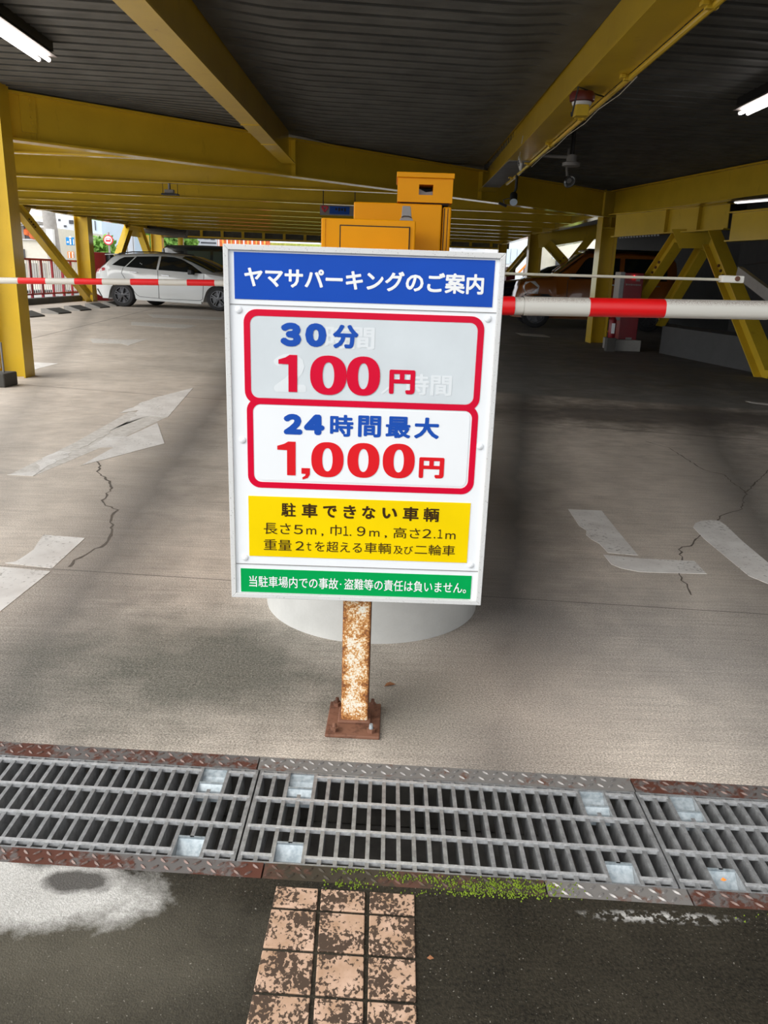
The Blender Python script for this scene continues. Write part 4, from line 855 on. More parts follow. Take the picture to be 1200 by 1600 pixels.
mb = MB(); mb.bar(t0, t1, 0.02, 0.006, up=(0, 1, 0)); mb.bar(t0, t2, 0.024, 0.006, up=(0, 1, 0)); mb.bar(t1, t2, 0.024, 0.006, up=(0, 1, 0)); mb.build('red_triangle', M['signred'], hs_)
mb = MB()
for X in (h0.x+0.05, h1.x-0.02): mb.cyl((X, 13.62, h0.z), (X, 13.62, 2.55), 0.008, n=6)
mb.build('hanger_rod', M['black'], hs_)
# ================================================================== DRAIN GRATES AND EDGING
def V2(x, t):   # x along the drain, t = 0 front inner .. 1 rear inner
    return Vector((x, frontI(x)+(rearI(x)-frontI(x))*t, 0))
def grate(x0, x1, label, liftL=True, liftR=True):
    t = thing('drain_grate', V2((x0+x1)/2, 0.5), label, 'drain grate')
    n = round((x1-x0)/0.0288); p = (x1-x0-0.008)/n; g = 0.004
    mb = MB()
    for i in range(n+1):
        x = x0+0.004+p*i; a, b = 0.012, 0.988
        cutf = (liftL and i in (2, 3)) or (liftR and i in (n-2, n-3))
        sk = []
        if (liftL and i == 3) or (liftR and i == n-3): a, b = 0.20, 0.72
        w_ = 0.0065 if i in (0, n) else 0.0055
        A = V2(x, a); B = V2(x, b)
        mb.bar(A+Vector((0, 0, -0.026)), B+Vector((0, 0, -0.026)), w_, 0.05)
        mb.bar(A+Vector((0, 0, -0.0015)), B+Vector((0, 0, -0.0015)), w_+0.002, 0.003)
    mb.build('bearing_bars', M['galv'], t)
    mb = MB()
    for tt in (0.075, 0.355, 0.66, 0.945):
        xs_ = [x0+0.004, x1-0.004]
        if tt == 0.075 or tt == 0.945:
            lo = x0+0.004+(p*2 if liftL else 0); segs = []
            if liftL: segs.append((x0+0.004, x0+0.004+2*p))
            s0 = x0+0.004+(4*p if liftL else 0); s1 = x0+0.004+p*(n-(4 if liftR else 0)); segs.append((s0, s1))
            if liftR: segs.append((x0+0.004+(n-2)*p, x1-0.004))
        else: segs = [(xs_[0], xs_[1])]
        for a, b in segs: mb.bar(V2(a, tt)+Vector((0, 0, -0.0035)), V2(b, tt)+Vector((0, 0, -0.0035)), 0.0075, 0.008)
    mb.build('cross_rods', M['rod'], t)
    mb = MB()
    for tt in (0.0115, 0.9885): mb.bar(V2(x0, tt)+Vector((0, 0, -0.01)), V2(x1, tt)+Vector((0, 0, -0.01)), 0.004, 0.018)
    mb.build('end_bars', M['galv'], t)
    def lift(c0, rear):
        xa = x0+0.004+p*c0+0.003; xb = xa+2*p-0.006
        prof = [(1.0, -0.002), (0.93, -0.012), (0.87, -0.024), (0.83, -0.034)] if rear else [(0.20, -0.003), (0.165, -0.014), (0.12, -0.023), (0.085, -0.026)]
        mb = MB(); v = []
        for tt, z in prof: v += [V2(xa, tt)+Vector((0, 0, z)), V2(xb, tt)+Vector((0, 0, z))]
        k = len(prof); v += [q+Vector((0, 0, -0.003)) for q in v]; f = []
        for i in range(k-1): f += [(2*i, 2*i+1, 2*i+3, 2*i+2), (2*k+2*i, 2*k+2*i+2, 2*k+2*i+3, 2*k+2*i+1)]
        mb.add(v, f)
        if rear:
            v = []
            for tt, z in ((0.80, -0.001), (0.755, -0.012), (0.72, -0.03)): v += [V2(xa, tt)+Vector((0, 0, z)), V2(xb, tt)+Vector((0, 0, z))]
            mb.add(v, [(0, 1, 3, 2), (2, 3, 5, 4)])
            mb.bar(V2(xa, 0.80)+Vector((0, 0, -0.002)), V2(xb, 0.80)+Vector((0, 0, -0.002)), 0.004, 0.004)
        else:
            mb.bar(V2(xa, 0.205)+Vector((0, 0, -0.002)), V2(xb, 0.205)+Vector((0, 0, -0.002)), 0.004, 0.004)
        lp = mb.build('lifting_plate', M['zinc'], t, fix=False)
        if not rear:
            q = V2((xa+xb)/2, 0.05)+Vector((0, 0, -0.035)); mb = MB(); mb.lathe([(0.010, 0), (0.010, 0.006), (0.006, 0.012), (0.001, 0.013)], q, n=14); mb.build('stop_bolt', M['steelgrey'], lp, smooth=True)
    for rear in (True, False):
        if liftL: lift(2, rear)
        if liftR: lift(n-4, rear)
    return t
grate(-1.018, -0.244, 'left galvanised drain grate, cut by the left edge of the photo')
grate(-0.240, 0.532, 'middle galvanised drain grate in front of the sign post')
grate(0.536, 1.31, 'right galvanised drain grate, cut by the right edge of the photo')
def checker(x0, x1, o, i_, mat, label, gap=0.0015):
    t = thing('checker_plate', ((x0+x1)/2, (o((x0+x1)/2)+i_((x0+x1)/2))/2, -0.006), label, 'steel edging')
    mb = MB(); a, b = x0+gap, x1-gap
    lo = min(o(a), i_(a))
    def L(x, k): return Vector((x, o(x)+(i_(x)-o(x))*k, 0))
    mb.ext([L(a, 0)+Vector((0, 0, -0.012)), L(b, 0)+Vector((0, 0, -0.012)), L(b, 1)+Vector((0, 0, -0.012)), L(a, 1)+Vector((0, 0, -0.012))], (0, 0, 0.012)); mb.build('plate', mat, t)
    mb = MB(); x = a+0.008; k = 0
    while x < b-0.008:
        for r, kk in enumerate((0.27, 0.73)):
            c = L(x+(0.010 if r else 0), kk)+Vector((0, 0, 0.0004)); an = math.radians(42 if (k+r) % 2 == 0 else -42)
            d = Vector((math.cos(an), math.sin(an), 0))*0.0085; n_ = Vector((-d.y, d.x, 0)).normalized()*0.0026
            q = [c-d, c-d*0.4+n_, c+d*0.4+n_, c+d, c+d*0.4-n_, c-d*0.4-n_]
            if x < b-0.02: mb.add(q+[c+d*0.5+Vector((0, 0, 0.0022)), c-d*0.5+Vector((0, 0, 0.0022))], [(0, 1, 7), (1, 2, 6, 7), (2, 3, 6), (3, 4, 6), (4, 5, 7, 6), (5, 0, 7)])
        x += 0.0205; k += 1
    mb.build('raised_lugs', {M['plate_dark'].name: mat, M['plate_grey'].name: M['lug_grey']}.get(mat.name, M['lug']), t, fix=False); return t
checker(-1.7, -0.2485, rearO, rearI, M['plate_rust'], 'rusty checker plate edging behind the left drain grate')
checker(-0.2485, 0.537, rearO, rearI, M['plate_grey'], 'grey checker plate edging behind the middle drain grate')
checker(0.537, 1.7, rearO, rearI, M['plate_rust'], 'dark red checker plate edging behind the right drain grate')
checker(-1.7, -0.19, frontO, frontI, M['plate_rust'], 'rusty checker plate edging in front of the left drain grate')
checker(-0.19, 0.30, frontO, frontI, M['plate_dark'], 'moss covered checker plate edging in front of the middle drain grate')
checker(0.30, 0.545, frontO, frontI, M['plate_grey'], 'scuffed checker plate edging between the moss and the right grate')
checker(0.545, 1.7, frontO, frontI, M['plate_rust'], 'rusty checker plate edging in front of the right drain grate')
# moss tufts
mb = MB(); rnd = random.Random(3)
def tuft(x, y, z, r):
    n = 5; v = [(x+r*math.cos(2*math.pi*i/n+r*900), y+r*math.sin(2*math.pi*i/n+r*900), z-0.001) for i in range(n)]+[(x+rnd.uniform(-.3, .3)*r, y+rnd.uniform(-.3, .3)*r, z+r*1.2)]
    mb.add(v, [(i, (i+1) % n, n) for i in range(n)])
for cx, cy, sxx, syy, num in ((0.205, 1.112, 0.045, 0.009, 380), (0.29, 1.113, 0.03, 0.008, 130), (0.10, 1.125, 0.03, 0.006, 90), (0.17, 1.093, 0.05, 0.004, 110), (0.04, 1.128, 0.02, 0.005, 60), (-0.035, 1.105, 0.025, 0.006, 70), (0.74, 1.063, 0.05, 0.005, 70), (-0.05, 1.138, 0.02, 0.004, 50), (0.27, 1.092, 0.05, 0.004, 60)):
    for _ in range(num): tuft(rnd.gauss(cx, sxx), rnd.gauss(cy, syy), 0.0012, rnd.uniform(0.0009, 0.0020))
tag(mb.build('moss', M['moss'], fix=False), 'bright green moss growing along the drain edging right of the tiles', 'moss', kind='stuff')
# ================================================================== PAVING TILES
cols = [((-0.161, -0.090), (-0.1665, -0.0815)), ((-0.0845, -0.0105), (-0.0745, -0.0055)), ((-0.0025, 0.0725), (0.0005, 0.069))]
rows = [(1.090, 1.0455), (1.0395, 0.9635), (0.9575, 0.8865), (0.8805, 0.805)]
rn = ['cut tile next to the drain edging', 'second tile from the drain', 'third tile from the drain', 'fourth tile, at the bottom edge of the photo']; cn = ['left', 'middle', 'right']
for ci, ((ta, tb2), (ba, bb)) in enumerate(cols):
    for ri, (yt, yb) in enumerate(rows):
        f = lambda y, a, b: a+(b-a)*(1.09-y)/(1.09-0.84)
        sh = -0.003*ci
        mb = MB(); mb.ext([(f(yb, ta, ba), yb+0.003+sh, 0.0), (f(yb, tb2, bb), yb+sh, 0.0), (f(yt, tb2, bb), yt+sh, 0.0), (f(yt, ta, ba), yt+0.003+sh, 0.0)], (0, 0, 0.004))
        tag(mb.build('paving_tile', M['tile'], bevel=0.0015), 'pink dirt speckled paving tile, %s column, %s' % (cn[ci], rn[ri]), 'tile', 'pink paving tiles in the pavement')
# ================================================================== FLOOR MARKINGS AND CRACKS
def ragged(pts, rag, rr_, closed=True):
    out = []
    for i, p in enumerate(pts):
        q = pts[(i+1) % len(pts)]; out.append(Vector(p))
        L_ = (Vector(q)-Vector(p)).length; n = int(L_/0.05)
        if rag and i in rag:
            for k in range(1, n):
                t_ = k/n; c = Vector(p).lerp(Vector(q), t_); d = (Vector(q)-Vector(p)).normalized(); nn = Vector((-d.y, d.x, 0)); out.append(c+nn*rr_.uniform(-0.016, 0.016))
    return out
def marking(pix, label, rag=(), mat='road_paint', z=0.0015, seed=1):
    rr_ = random.Random(seed)
    pts = [gz(x, y) for x, y in pix]; pts = [Vector((p.x, p.y, 0.0)) for p in pts]
    mb = MB(); mb.ext(ragged(pts, rag, rr_), (0, 0, z)); return tag(mb.build('road_marking', M[mat]), label, 'road marking', 'worn white floor markings')
marking([(14, 742), (120, 690), (203, 643), (262, 651), (180, 690), (52, 744)], 'long faded ghost of the straight arrow shaft on the left lane', (), 'road_faded', 0.0006, seed=40)
marking([(302, 606), (262, 652), (233, 650), (205, 657), (217, 641), (185, 646), (240, 622)], 'straight arrow head painted on the left lane, far tip', (3, 5), seed=2)
marking([(225, 652), (203, 657), (125, 703), (110, 702), (112, 696), (160, 682), (176, 668)], 'worn middle strip of the straight arrow shaft', (1, 5), 'road_faded', seed=5)
marking([(112, 707), (100, 717), (75, 728), (52, 744), (11, 742), (55, 736), (66, 716), (92, 705)], 'patchy tail end of the straight arrow shaft', (0, 1, 5, 6), seed=8)
marking([(246, 661), (257, 693), (126, 728), (178, 699), (138, 700), (165, 683), (200, 682)], 'turning arrow head branching right on the left lane', (), seed=3)
marking([(68, 836), (133, 841), (82, 888), (8, 880), (24, 878), (58, 850)], 'white lane block behind the floor joint at the left', (3, 4), seed=4)
marking([(79, 893), (0, 956), (-60, 990), (-70, 900), (0, 886)], 'white lane block in front of the floor joint at the left edge', (), seed=6)
marking([(888, 796), (940, 798), (962, 826), (997, 868), (950, 864), (924, 843), (905, 822)], 'slanting white stroke of the right lane marking', (4, 5), seed=7)
marking([(943, 867), (1000, 873), (1085, 877), (1104, 897), (1000, 894), (970, 888), (955, 882)], 'horizontal white foot of the right lane marking', (5,), seed=9)
arc = [(1083, 824), (1086, 818), (1096, 814), (1112, 813), (1124, 814), (1135, 822), (1160, 846), (1215, 892), (1230, 925), (1170, 900), (1100, 842)]
marking(arc, 'rounded white stroke of the right lane marking at the right edge', (), seed=10)
marking([(48, 566), (91, 568), (60, 576), (49, 580)], 'white bay marking just behind the left column', (), seed=11)
for i, (pp, lb) in enumerate((([(140, 529), (196, 531), (230, 530), (200, 540), (190, 537), (145, 536)], 'nearest faded parking bay line in front of the wagon'), ([(205, 503), (290, 507), (310, 509), (290, 513), (205, 508)], 'second faded parking bay line in front of the wagon'), ([(230, 491), (350, 496), (348, 500), (240, 496)], 'third faded parking bay line nearest the wagon'))):
    marking(pp, lb, (), 'road_faded', seed=20+i)
marking([(805, 520), (850, 523), (860, 527), (815, 524)], 'faint bay line on the dark floor before the orange car', (), 'road_faded', seed=30)
marking([(1165, 627), (1215, 632), (1215, 635), (1175, 630)], 'thin pale line on the dark floor at the right edge', (), 'road_faded', seed=31)
def crack(pix, wd, seed):
    rr_ = random.Random(seed); pts = [gz(x, y, 0) for x, y in pix]; fine = []
    for a, b in zip(pts[:-1], pts[1:]):
        n = max(2, int((b-a).length/0.03))
        for k in range(n): q = a.lerp(b, k/n); fine.append(q+Vector((rr_.uniform(-1, 1), rr_.uniform(-1, 1), 0))*0.008)
    fine.append(pts[-1]); mb = MB(); v = []; m = len(fine)
    for i, q in enumerate(fine):
        d = (fine[min(i+1, m-1)]-fine[max(i-1, 0)]).normalized(); n_ = Vector((-d.y, d.x, 0)); w_ = wd*rr_.uniform(0.5, 1.5)
        v += [q+n_*w_+Vector((0, 0, 0.0008)), q-n_*w_+Vector((0, 0, 0.0008))]
    mb.add(v, [(2*i, 2*i+1, 2*i+3, 2*i+2) for i in range(m-1)]); o = mb.build('crack', M['crack'], floor, fix=False)
    off = Vector(floor['_o']); return o
crack([(153, 722), (157, 730), (151, 737), (172, 752), (175, 760), (158, 785), (183, 797), (174, 806), (174, 828), (166, 850), (145, 858), (118, 876), (108, 886)], 0.0045, 1)
crack([(1200, 735), (1165, 770), (1158, 795), (1128, 805), (1115, 818), (1095, 838), (1085, 850), (1060, 858), (1068, 875), (1058, 893), (1070, 912), (1080, 930)], 0.003, 2)
crack([(1010, 690), (1045, 700), (1100, 735), (1130, 742), (1165, 770)], 0.0028, 3)
for (x, y, rx, ry, sd) in ((1088, 853, 0.055, 0.018, 1), (1088, 735, 0.05, 0.03, 2), (1170, 783, 0.05, 0.03, 3)):
    pass
# leaf on the floor
q = gz(609, 1072); mb = MB(); ang = 0.4
lf_ = [(-0.016, 0), (-0.006, 0.006), (0.004, 0.007), (0.014, 0.002), (0.016, -0.001), (0.004, -0.005), (-0.008, -0.004)]
mb.add([(q.x+a*math.cos(ang)-b*math.sin(ang), q.y+a*math.sin(ang)+b*math.cos(ang), 0.002+0.006*abs(b)/0.007) for a, b in lf_]+[(q.x, q.y, 0.001)], [(i, (i+1) % 7, 7) for i in range(7)])
tag(mb.build('dry_leaf', M['leaf'], fix=False), 'small dry brown leaf on the concrete right of the sign post', 'leaf')
for (x, y, lb) in ((1130, 1375, 'orange fallen leaf scrap in the right drain grate'), (672, 1497, 'tiny pink leaf scrap on the dark pavement right of the tiles')):
    q = gz(x, y, 0.001); mb = MB(); mb.add([(q.x-0.005, q.y, q.z), (q.x, q.y+0.003, q.z+0.003), (q.x+0.006, q.y-0.001, q.z+0.001), (q.x, q.y-0.003, q.z)], [(0, 1, 3), (1, 2, 3)]); tag(mb.build('dry_leaf', M['signorange'] if x > 1000 else M['leaf'], fix=False), lb, 'leaf')
# wheel stops
def wheel_stop(x, y, rz, label):
    t = thing('wheel_stop', (x, y, 0), label, 'wheel stop', 'concrete wheel stops on the left')
    R = Matrix.Rotation(rz, 3, 'Z'); P = Vector((x, y, 0))
    prof = [(-0.0, 0), (0.0, 0.12), (0.10, 0.12), (0.24, 0.03), (0.24, 0)]   # slope faces +x
    prof = [(-0.24, 0), (-0.24, 0.10), (-0.12, 0.10), (0.14, 0.02), (0.14, 0)]
    mb = MB(); mb.ext([P+R@Vector((a, -0.28, z)) for a, z in prof], R@Vector((0, 0.56, 0))); mb.build('concrete_body', M['concrete'], t)
    mb = MB(); e_ = R@Vector((0.026, 0, 0.066))
    mb.ext([P+R@Vector((a, -0.27, z)) for a, z in ((-0.13, 0.102), (-0.12, 0.108), (0.145, 0.024), (0.145, 0.006))], R@Vector((0, 0.54, 0))); mb.build('rubber_face', M['kerb'], t)
for x, y, lb in ((-7.02, 15.75, 'nearest dark faced wheel stop, half hidden by the left column'), (-7.06, 17.2, 'second wheel stop from the left column'), (-7.14, 18.6, 'third wheel stop from the left column'), (-7.22, 20.1, 'wheel stop just left of the wagon rear wheel'), (-7.24, 21.35, 'wheel stop touching the wagon rear wheel')):
    wheel_stop(x, y, -0.1, lb)
# ================================================================== CARS
def interp(tab, x):
    if x <= tab[0][0]: return tab[0][1]
    for (a, va), (b, vb) in zip(tab[:-1], tab[1:]):
        if x <= b: return va+(vb-va)*(x-a)/(b-a)
    return tab[-1][1]
def car(name, label, spec):
    root = thing(name, (0, 0, 0), label, 'car')
    x0, x1 = spec['x']; W = spec['w']; roof = spec['roof']; belt = spec['belt']; wr = spec['wr']; wb = spec['wheels']; R_ = spec['r']; zb = spec['zb']
    def wid(x):
        e = spec.get('taper', 0.5); t = min(1, max(0, (x-x0)/e)); u = min(1, max(0, (x1-x)/(e*1.25)))
        return W*(0.80+0.20*math.sin(math.pi/2*t))*(0.72+0.28*math.sin(math.pi/2*u))
    def sill(x):
        z = spec.get('sill', 0.22)
        for c in wb:
            d = abs(x-c); ra = R_+0.055
            if d < ra: z = max(z, R_*0.98+math.sqrt(max(0, ra*ra-d*d))-0.01)
        if x < x0+0.35: z = max(z, zb+0.10*(1-(x-x0)/0.35)+0.02)
        return z
    def wroof(x): return min(interp(wr, x), wid(x)-0.04)
    sts = [x0+0.0+(x1-x0)*i/90 for i in range(91)]
    mb = MB(); v = []; f = []; K = 9
    for x in sts:
        w_ = wid(x); za = sill(x); zr = interp(roof, x); zbel = min(interp(belt, x), zr-0.03); w2 = wroof(x)
        half = [(0, zb), (w_-0.26, zb), (w_-0.26, za-0.0), (w_-0.015, za), (w_, za*0.45+zbel*0.55), (w_-0.03, zbel), (w2, zr-min(0.09, (zr-zbel)*0.5)), (w2-0.17, zr-0.005), (0, zr+0.012)]
        v += [(x, -a, z) for a, z in half]+[(x, a, z) for a, z in half]
    n2 = 2*K
    for i in range(len(sts)-1):
        a = i*n2; b = (i+1)*n2
        for k in range(K-1):
            f.append((a+k, b+k, b+k+1, a+k+1)); f.append((a+K+k, a+K+k+1, b+K+k+1, b+K+k))
    for e in (0, (len(sts)-1)*n2): f.append(tuple([e+k for k in range(K)]+[e+K+k for k in range(K-1, -1, -1)]))
    mb.add(v, f); body = mb.build('body', spec['paint'], root, smooth=True)
    def side(x, z):       # half width of the body surface at (x, z)
        w_ = wid(x); za = sill(x); zr = interp(roof, x); zbel = min(interp(belt, x), zr-0.03); w2 = wroof(x); zt_ = zr-min(0.09, (zr-zbel)*0.5)
        if z >= zbel: return (w_-0.03)+(w2-w_+0.03)*min(1, (z-zbel)/max(0.01, zt_-zbel))
        zm = za*0.45+zbel*0.55
        if z >= zm: return w_+(-0.03)*(z-zm)/max(0.01, zbel-zm)
        return (w_-0.015)+0.015*(z-za)/max(0.01, zm-za)
    def patch(nm, poly, mat, off=0.006, th=0.004, sides=(-1, 1), par=None, lab=None):
        for s_ in sides:
            pp = []
            for (a, b) in zip(poly, poly[1:]+poly[:1]):
                for k in range(4):
                    x = a[0]+(b[0]-a[0])*k/4; z = a[1]+(b[1]-a[1])*k/4; pp.append((x, s_*(side(x, z)+off), z))
            mb = MB(); mb.ext(pp, (0, -s_*th, 0)); o = mb.build(nm, mat, par or root)
            if lab: o['label'] = lab
    for nm, poly, mt in spec.get('patches', []): patch(nm, poly, M[mt])
    if spec.get('seams'):
        mb = MB()
        for pl_ in spec['seams']:
            for s_ in (-1, 1):
                pts = []
                for a, b in zip(pl_[:-1], pl_[1:]):
                    for k in range(6): x = a[0]+(b[0]-a[0])*k/6; z = a[1]+(b[1]-a[1])*k/6; pts.append((x, s_*(side(x, z)+0.001), z))
                x, z = pl_[-1]; pts.append((x, s_*(side(x, z)+0.001), z)); mb.tube(pts, 0.006, 5)
        mb.build('door_seams', M['black'], root)
    for nm, xa, xb, mt in spec.get('screens', []):     # sloping windscreen / tailgate glass between two stations
        mb = MB(); v = []; n = 6
        for i in range(n+1):
            x = xa+(xb-xa)*i/n; zr = interp(roof, x); w2 = wroof(x)
            v += [(x, -(w2-0.03), zr-0.045), (x, -(w2-0.18), zr+0.012), (x, 0, zr+0.022), (x, (w2-0.18), zr+0.012), (x, (w2-0.03), zr-0.045)]
        mb.add(v, [(5*i+k, 5*i+k+1, 5*i+k+6, 5*i+k+5) for i in range(n) for k in range(4)]); mb.build(nm, M[mt], root, smooth=True, fix=False)
    for c in wb:
        for s_ in (-1, 1):
            y = s_*(wid(c)-0.115); mb = MB(); ax = (0, s_, 0)
            mb.lathe([(R_*0.66, -0.10), (R_*0.93, -0.10), (R_, -0.075), (R_, 0.075), (R_*0.93, 0.10), (R_*0.70, 0.105), (R_*0.66, 0.09)], (c, y, R_), ax, 36, cap=False)
            wh = mb.build('wheel', M['tyre'], root, smooth=True)
            mb = MB(); mb.lathe([(R_*0.67, 0.06), (R_*0.69, 0.10), (R_*0.63, 0.10), (R_*0.60, 0.05), (0.001, 0.045)], (c, y, R_), ax, 32, cap=False)
            ns = spec.get('spokes', 10); mb.lathe([(0.055, 0.05), (0.055, 0.10), (0.03, 0.105), (0.001, 0.105)], (c, y, R_), ax, 16, cap=False)
            for k in range(ns):
                a = 2*math.pi*(k//2)/(ns/2)+(0.16 if k % 2 else -0.16)+0.3
                p0 = Vector((c+0.04*math.cos(a), y+s_*0.095, R_+0.04*math.sin(a))); p1 = Vector((c+R_*0.66*math.cos(a), y+s_*0.088, R_+R_*0.66*math.sin(a)))
                mb.bar(p0, p1, 0.03, 0.02, up=(0, s_, 0))
            mb.build('rim', M[spec.get('rim', 'rim')], wh)
    if spec.get('mirror'):
        mx, mz = spec['mirror']
        for s_ in (-1, 1):
            mb = MB(); y = s_*(side(mx, mz)+0.10); mb.box((mx, y, mz+0.02), (0.12, 0.17, 0.13)); mb.build('wing_mirror', spec.get('mirpaint', spec['paint']), root, bevel=0.02)
    for hx, hz_ in spec.get('handles', []):
        for s_ in (-1, 1):
            mb = MB(); y = s_*(side(hx, hz_)+0.018); mb.bar((hx-0.11, y, hz_+0.005), (hx+0.11, y, hz_-0.01), 0.02, 0.028); mb.build('door_handle', M[spec.get('handlemat', 'chrome')], root, bevel=0.006)
    return root
# white wagon: local x forwards from the rear axle
wagon = car('estate_car', 'white estate car parked sideways behind the far left boom', dict(
    x=(-0.86, 3.62), w=0.895, zb=0.20, r=0.325, wheels=(0.0, 2.70), sill=0.23, paint=M['carwhite'], spokes=10,
    roof=[(-0.86, 0.92), (-0.82, 1.02), (-0.62, 1.20), (-0.40, 1.405), (-0.30, 1.43), (0.2, 1.475), (0.75, 1.492), (1.25, 1.482), (1.55, 1.445), (1.95, 1.30), (2.55, 1.035), (2.75, 0.985), (3.2, 0.92), (3.48, 0.80), (3.62, 0.55)],
    belt=[(-0.86, 0.86), (-0.5, 1.12), (0.2, 1.085), (1.0, 1.035), (2.4, 0.97), (2.75, 0.93), (3.2, 0.86), (3.62, 0.50)],
    wr=[(-0.86, 0.70), (-0.4, 0.66), (0.6, 0.67), (1.5, 0.66), (2.5, 0.76), (2.8, 0.80), (3.62, 0.7)],
    patches=[('rear_quarter_window', [(-0.27, 1.14), (0.10, 1.10), (0.31, 1.375), (0.0, 1.36), (-0.12, 1.30)], 'glass'),
             ('rear_door_window', [(0.14, 1.095), (1.00, 1.045), (0.98, 1.405), (0.36, 1.385)], 'glass'),
             ('front_door_window', [(1.06, 1.04), (2.28, 0.985), (1.92, 1.20), (1.62, 1.345), (1.40, 1.40), (1.05, 1.41)], 'glass'),
             ('tail_lamp', [(-0.83, 0.93), (-0.48, 0.98), (-0.46, 1.04), (-0.50, 1.06), (-0.78, 1.03)], 'taillamp'),
             ('head_lamp', [(3.10, 0.70), (3.40, 0.66), (3.46, 0.72), (3.05, 0.82)], 'lens'),
             ('bumper_vent', [(-0.83, 0.45), (-0.79, 0.48), (-0.62, 0.26), (-0.66, 0.25)], 'black')],
    seams=[[(0.07, 1.085), (0.02, 0.93), (0.20, 0.62), (0.42, 0.35), (0.50, 0.30), (1.12, 0.27)], [(1.04, 1.03), (1.06, 0.6), (1.05, 0.28)], [(2.32, 0.97), (2.30, 0.6), (2.27, 0.30), (2.2, 0.26), (1.12, 0.26)]],
    screens=[('windscreen', 1.62, 2.52, 'glass_green'), ('rear_screen', -0.72, -0.44, 'glass')],
    mirror=(2.02, 0.99), mirpaint=M['black'], handles=[(0.36, 0.965), (1.26, 0.90)]))
for s_ in (-1, 1): mb = MB(); mb.bar((0.45, s_*0.885, 0.24), (2.25, s_*0.885, 0.20), 0.05, 0.07); mb.build('side_skirt', M['carwhite'], wagon, bevel=0.01)
for s_ in (-1, 1): mb = MB(); mb.tube([(-0.2, s_*0.60, 1.455), (0.2, s_*0.61, 1.505), (0.9, s_*0.61, 1.52), (1.3, s_*0.61, 1.49)], 0.016, 6); mb.build('roof_rail', M['black'], wagon)
mb = MB(); mb.ext([(-0.05, -0.01, 1.47), (0.18, -0.01, 1.49), (0.02, -0.01, 1.545)], (0, 0.02, 0)); mb.build('roof_aerial', M['carwhite'], wagon)
mb = MB(); mb.ext([(-0.62, -0.6, 1.405), (-0.25, -0.6, 1.43), (-0.25, -0.6, 1.45), (-0.62, -0.6, 1.425)], (0, 1.2, 0)); mb.build('roof_spoiler', M['carwhite'], wagon)
YAW_W = math.atan2(20.43-21.09, -4.283+6.92)
def park(o, near_rear, yaw, half, flip=False):
    # near side rear wheel contact point given; local y = -half is the near side
    R = Matrix.Rotation(yaw, 3, 'Z'); p = Vector((near_rear[0], near_rear[1], 0)) - R@Vector((0, -half, 0)); o.location = p; o.rotation_euler = (0, 0, yaw)
park(wagon, (-6.92, 21.09), YAW_W, 0.80); wagon.scale = (1, 1, 0.905)
# black boxy van behind it
van = car('minivan', 'black boxy minivan parked behind the white estate car', dict(
    x=(-0.75, 3.3), w=0.85, zb=0.2, r=0.31, wheels=(0.0, 2.45), sill=0.22, paint=M['carblack'], taper=0.25,
    roof=[(-0.75, 1.45), (-0.70, 1.66), (-0.55, 1.73), (0.5, 1.745), (1.8, 1.73), (2.05, 1.66), (2.5, 1.15), (2.75, 1.06), (3.2, 0.95), (3.3, 0.6)],
    belt=[(-0.75, 1.0), (2.4, 0.98), (3.3, 0.55)], wr=[(-0.75, 0.72), (2.0, 0.72), (2.6, 0.74), (3.3, 0.7)],
    patches=[('rear_quarter_window', [(-0.48, 1.04), (0.08, 1.04), (0.10, 1.55), (-0.46, 1.55)], 'glass'), ('sliding_door_window', [(0.22, 1.04), (1.05, 1.03), (1.05, 1.56), (0.24, 1.56)], 'glass_green'), ('front_door_window', [(1.15, 1.03), (2.2, 1.0), (1.95, 1.45), (1.80, 1.56), (1.15, 1.56)], 'glass_green')],
    seams=[[(0.15, 1.0), (0.15, 0.3)], [(1.1, 1.0), (1.1, 0.3)]], screens=[('windscreen', 2.06, 2.48, 'glass_green')], mirror=(2.1, 1.05), handles=[(0.35, 0.95), (1.28, 0.95)]))
van.rotation_euler = (0, 0, YAW_W+0.03); van.location = (at(255, 400, 27.2).x+0.75, 27.9, 0)
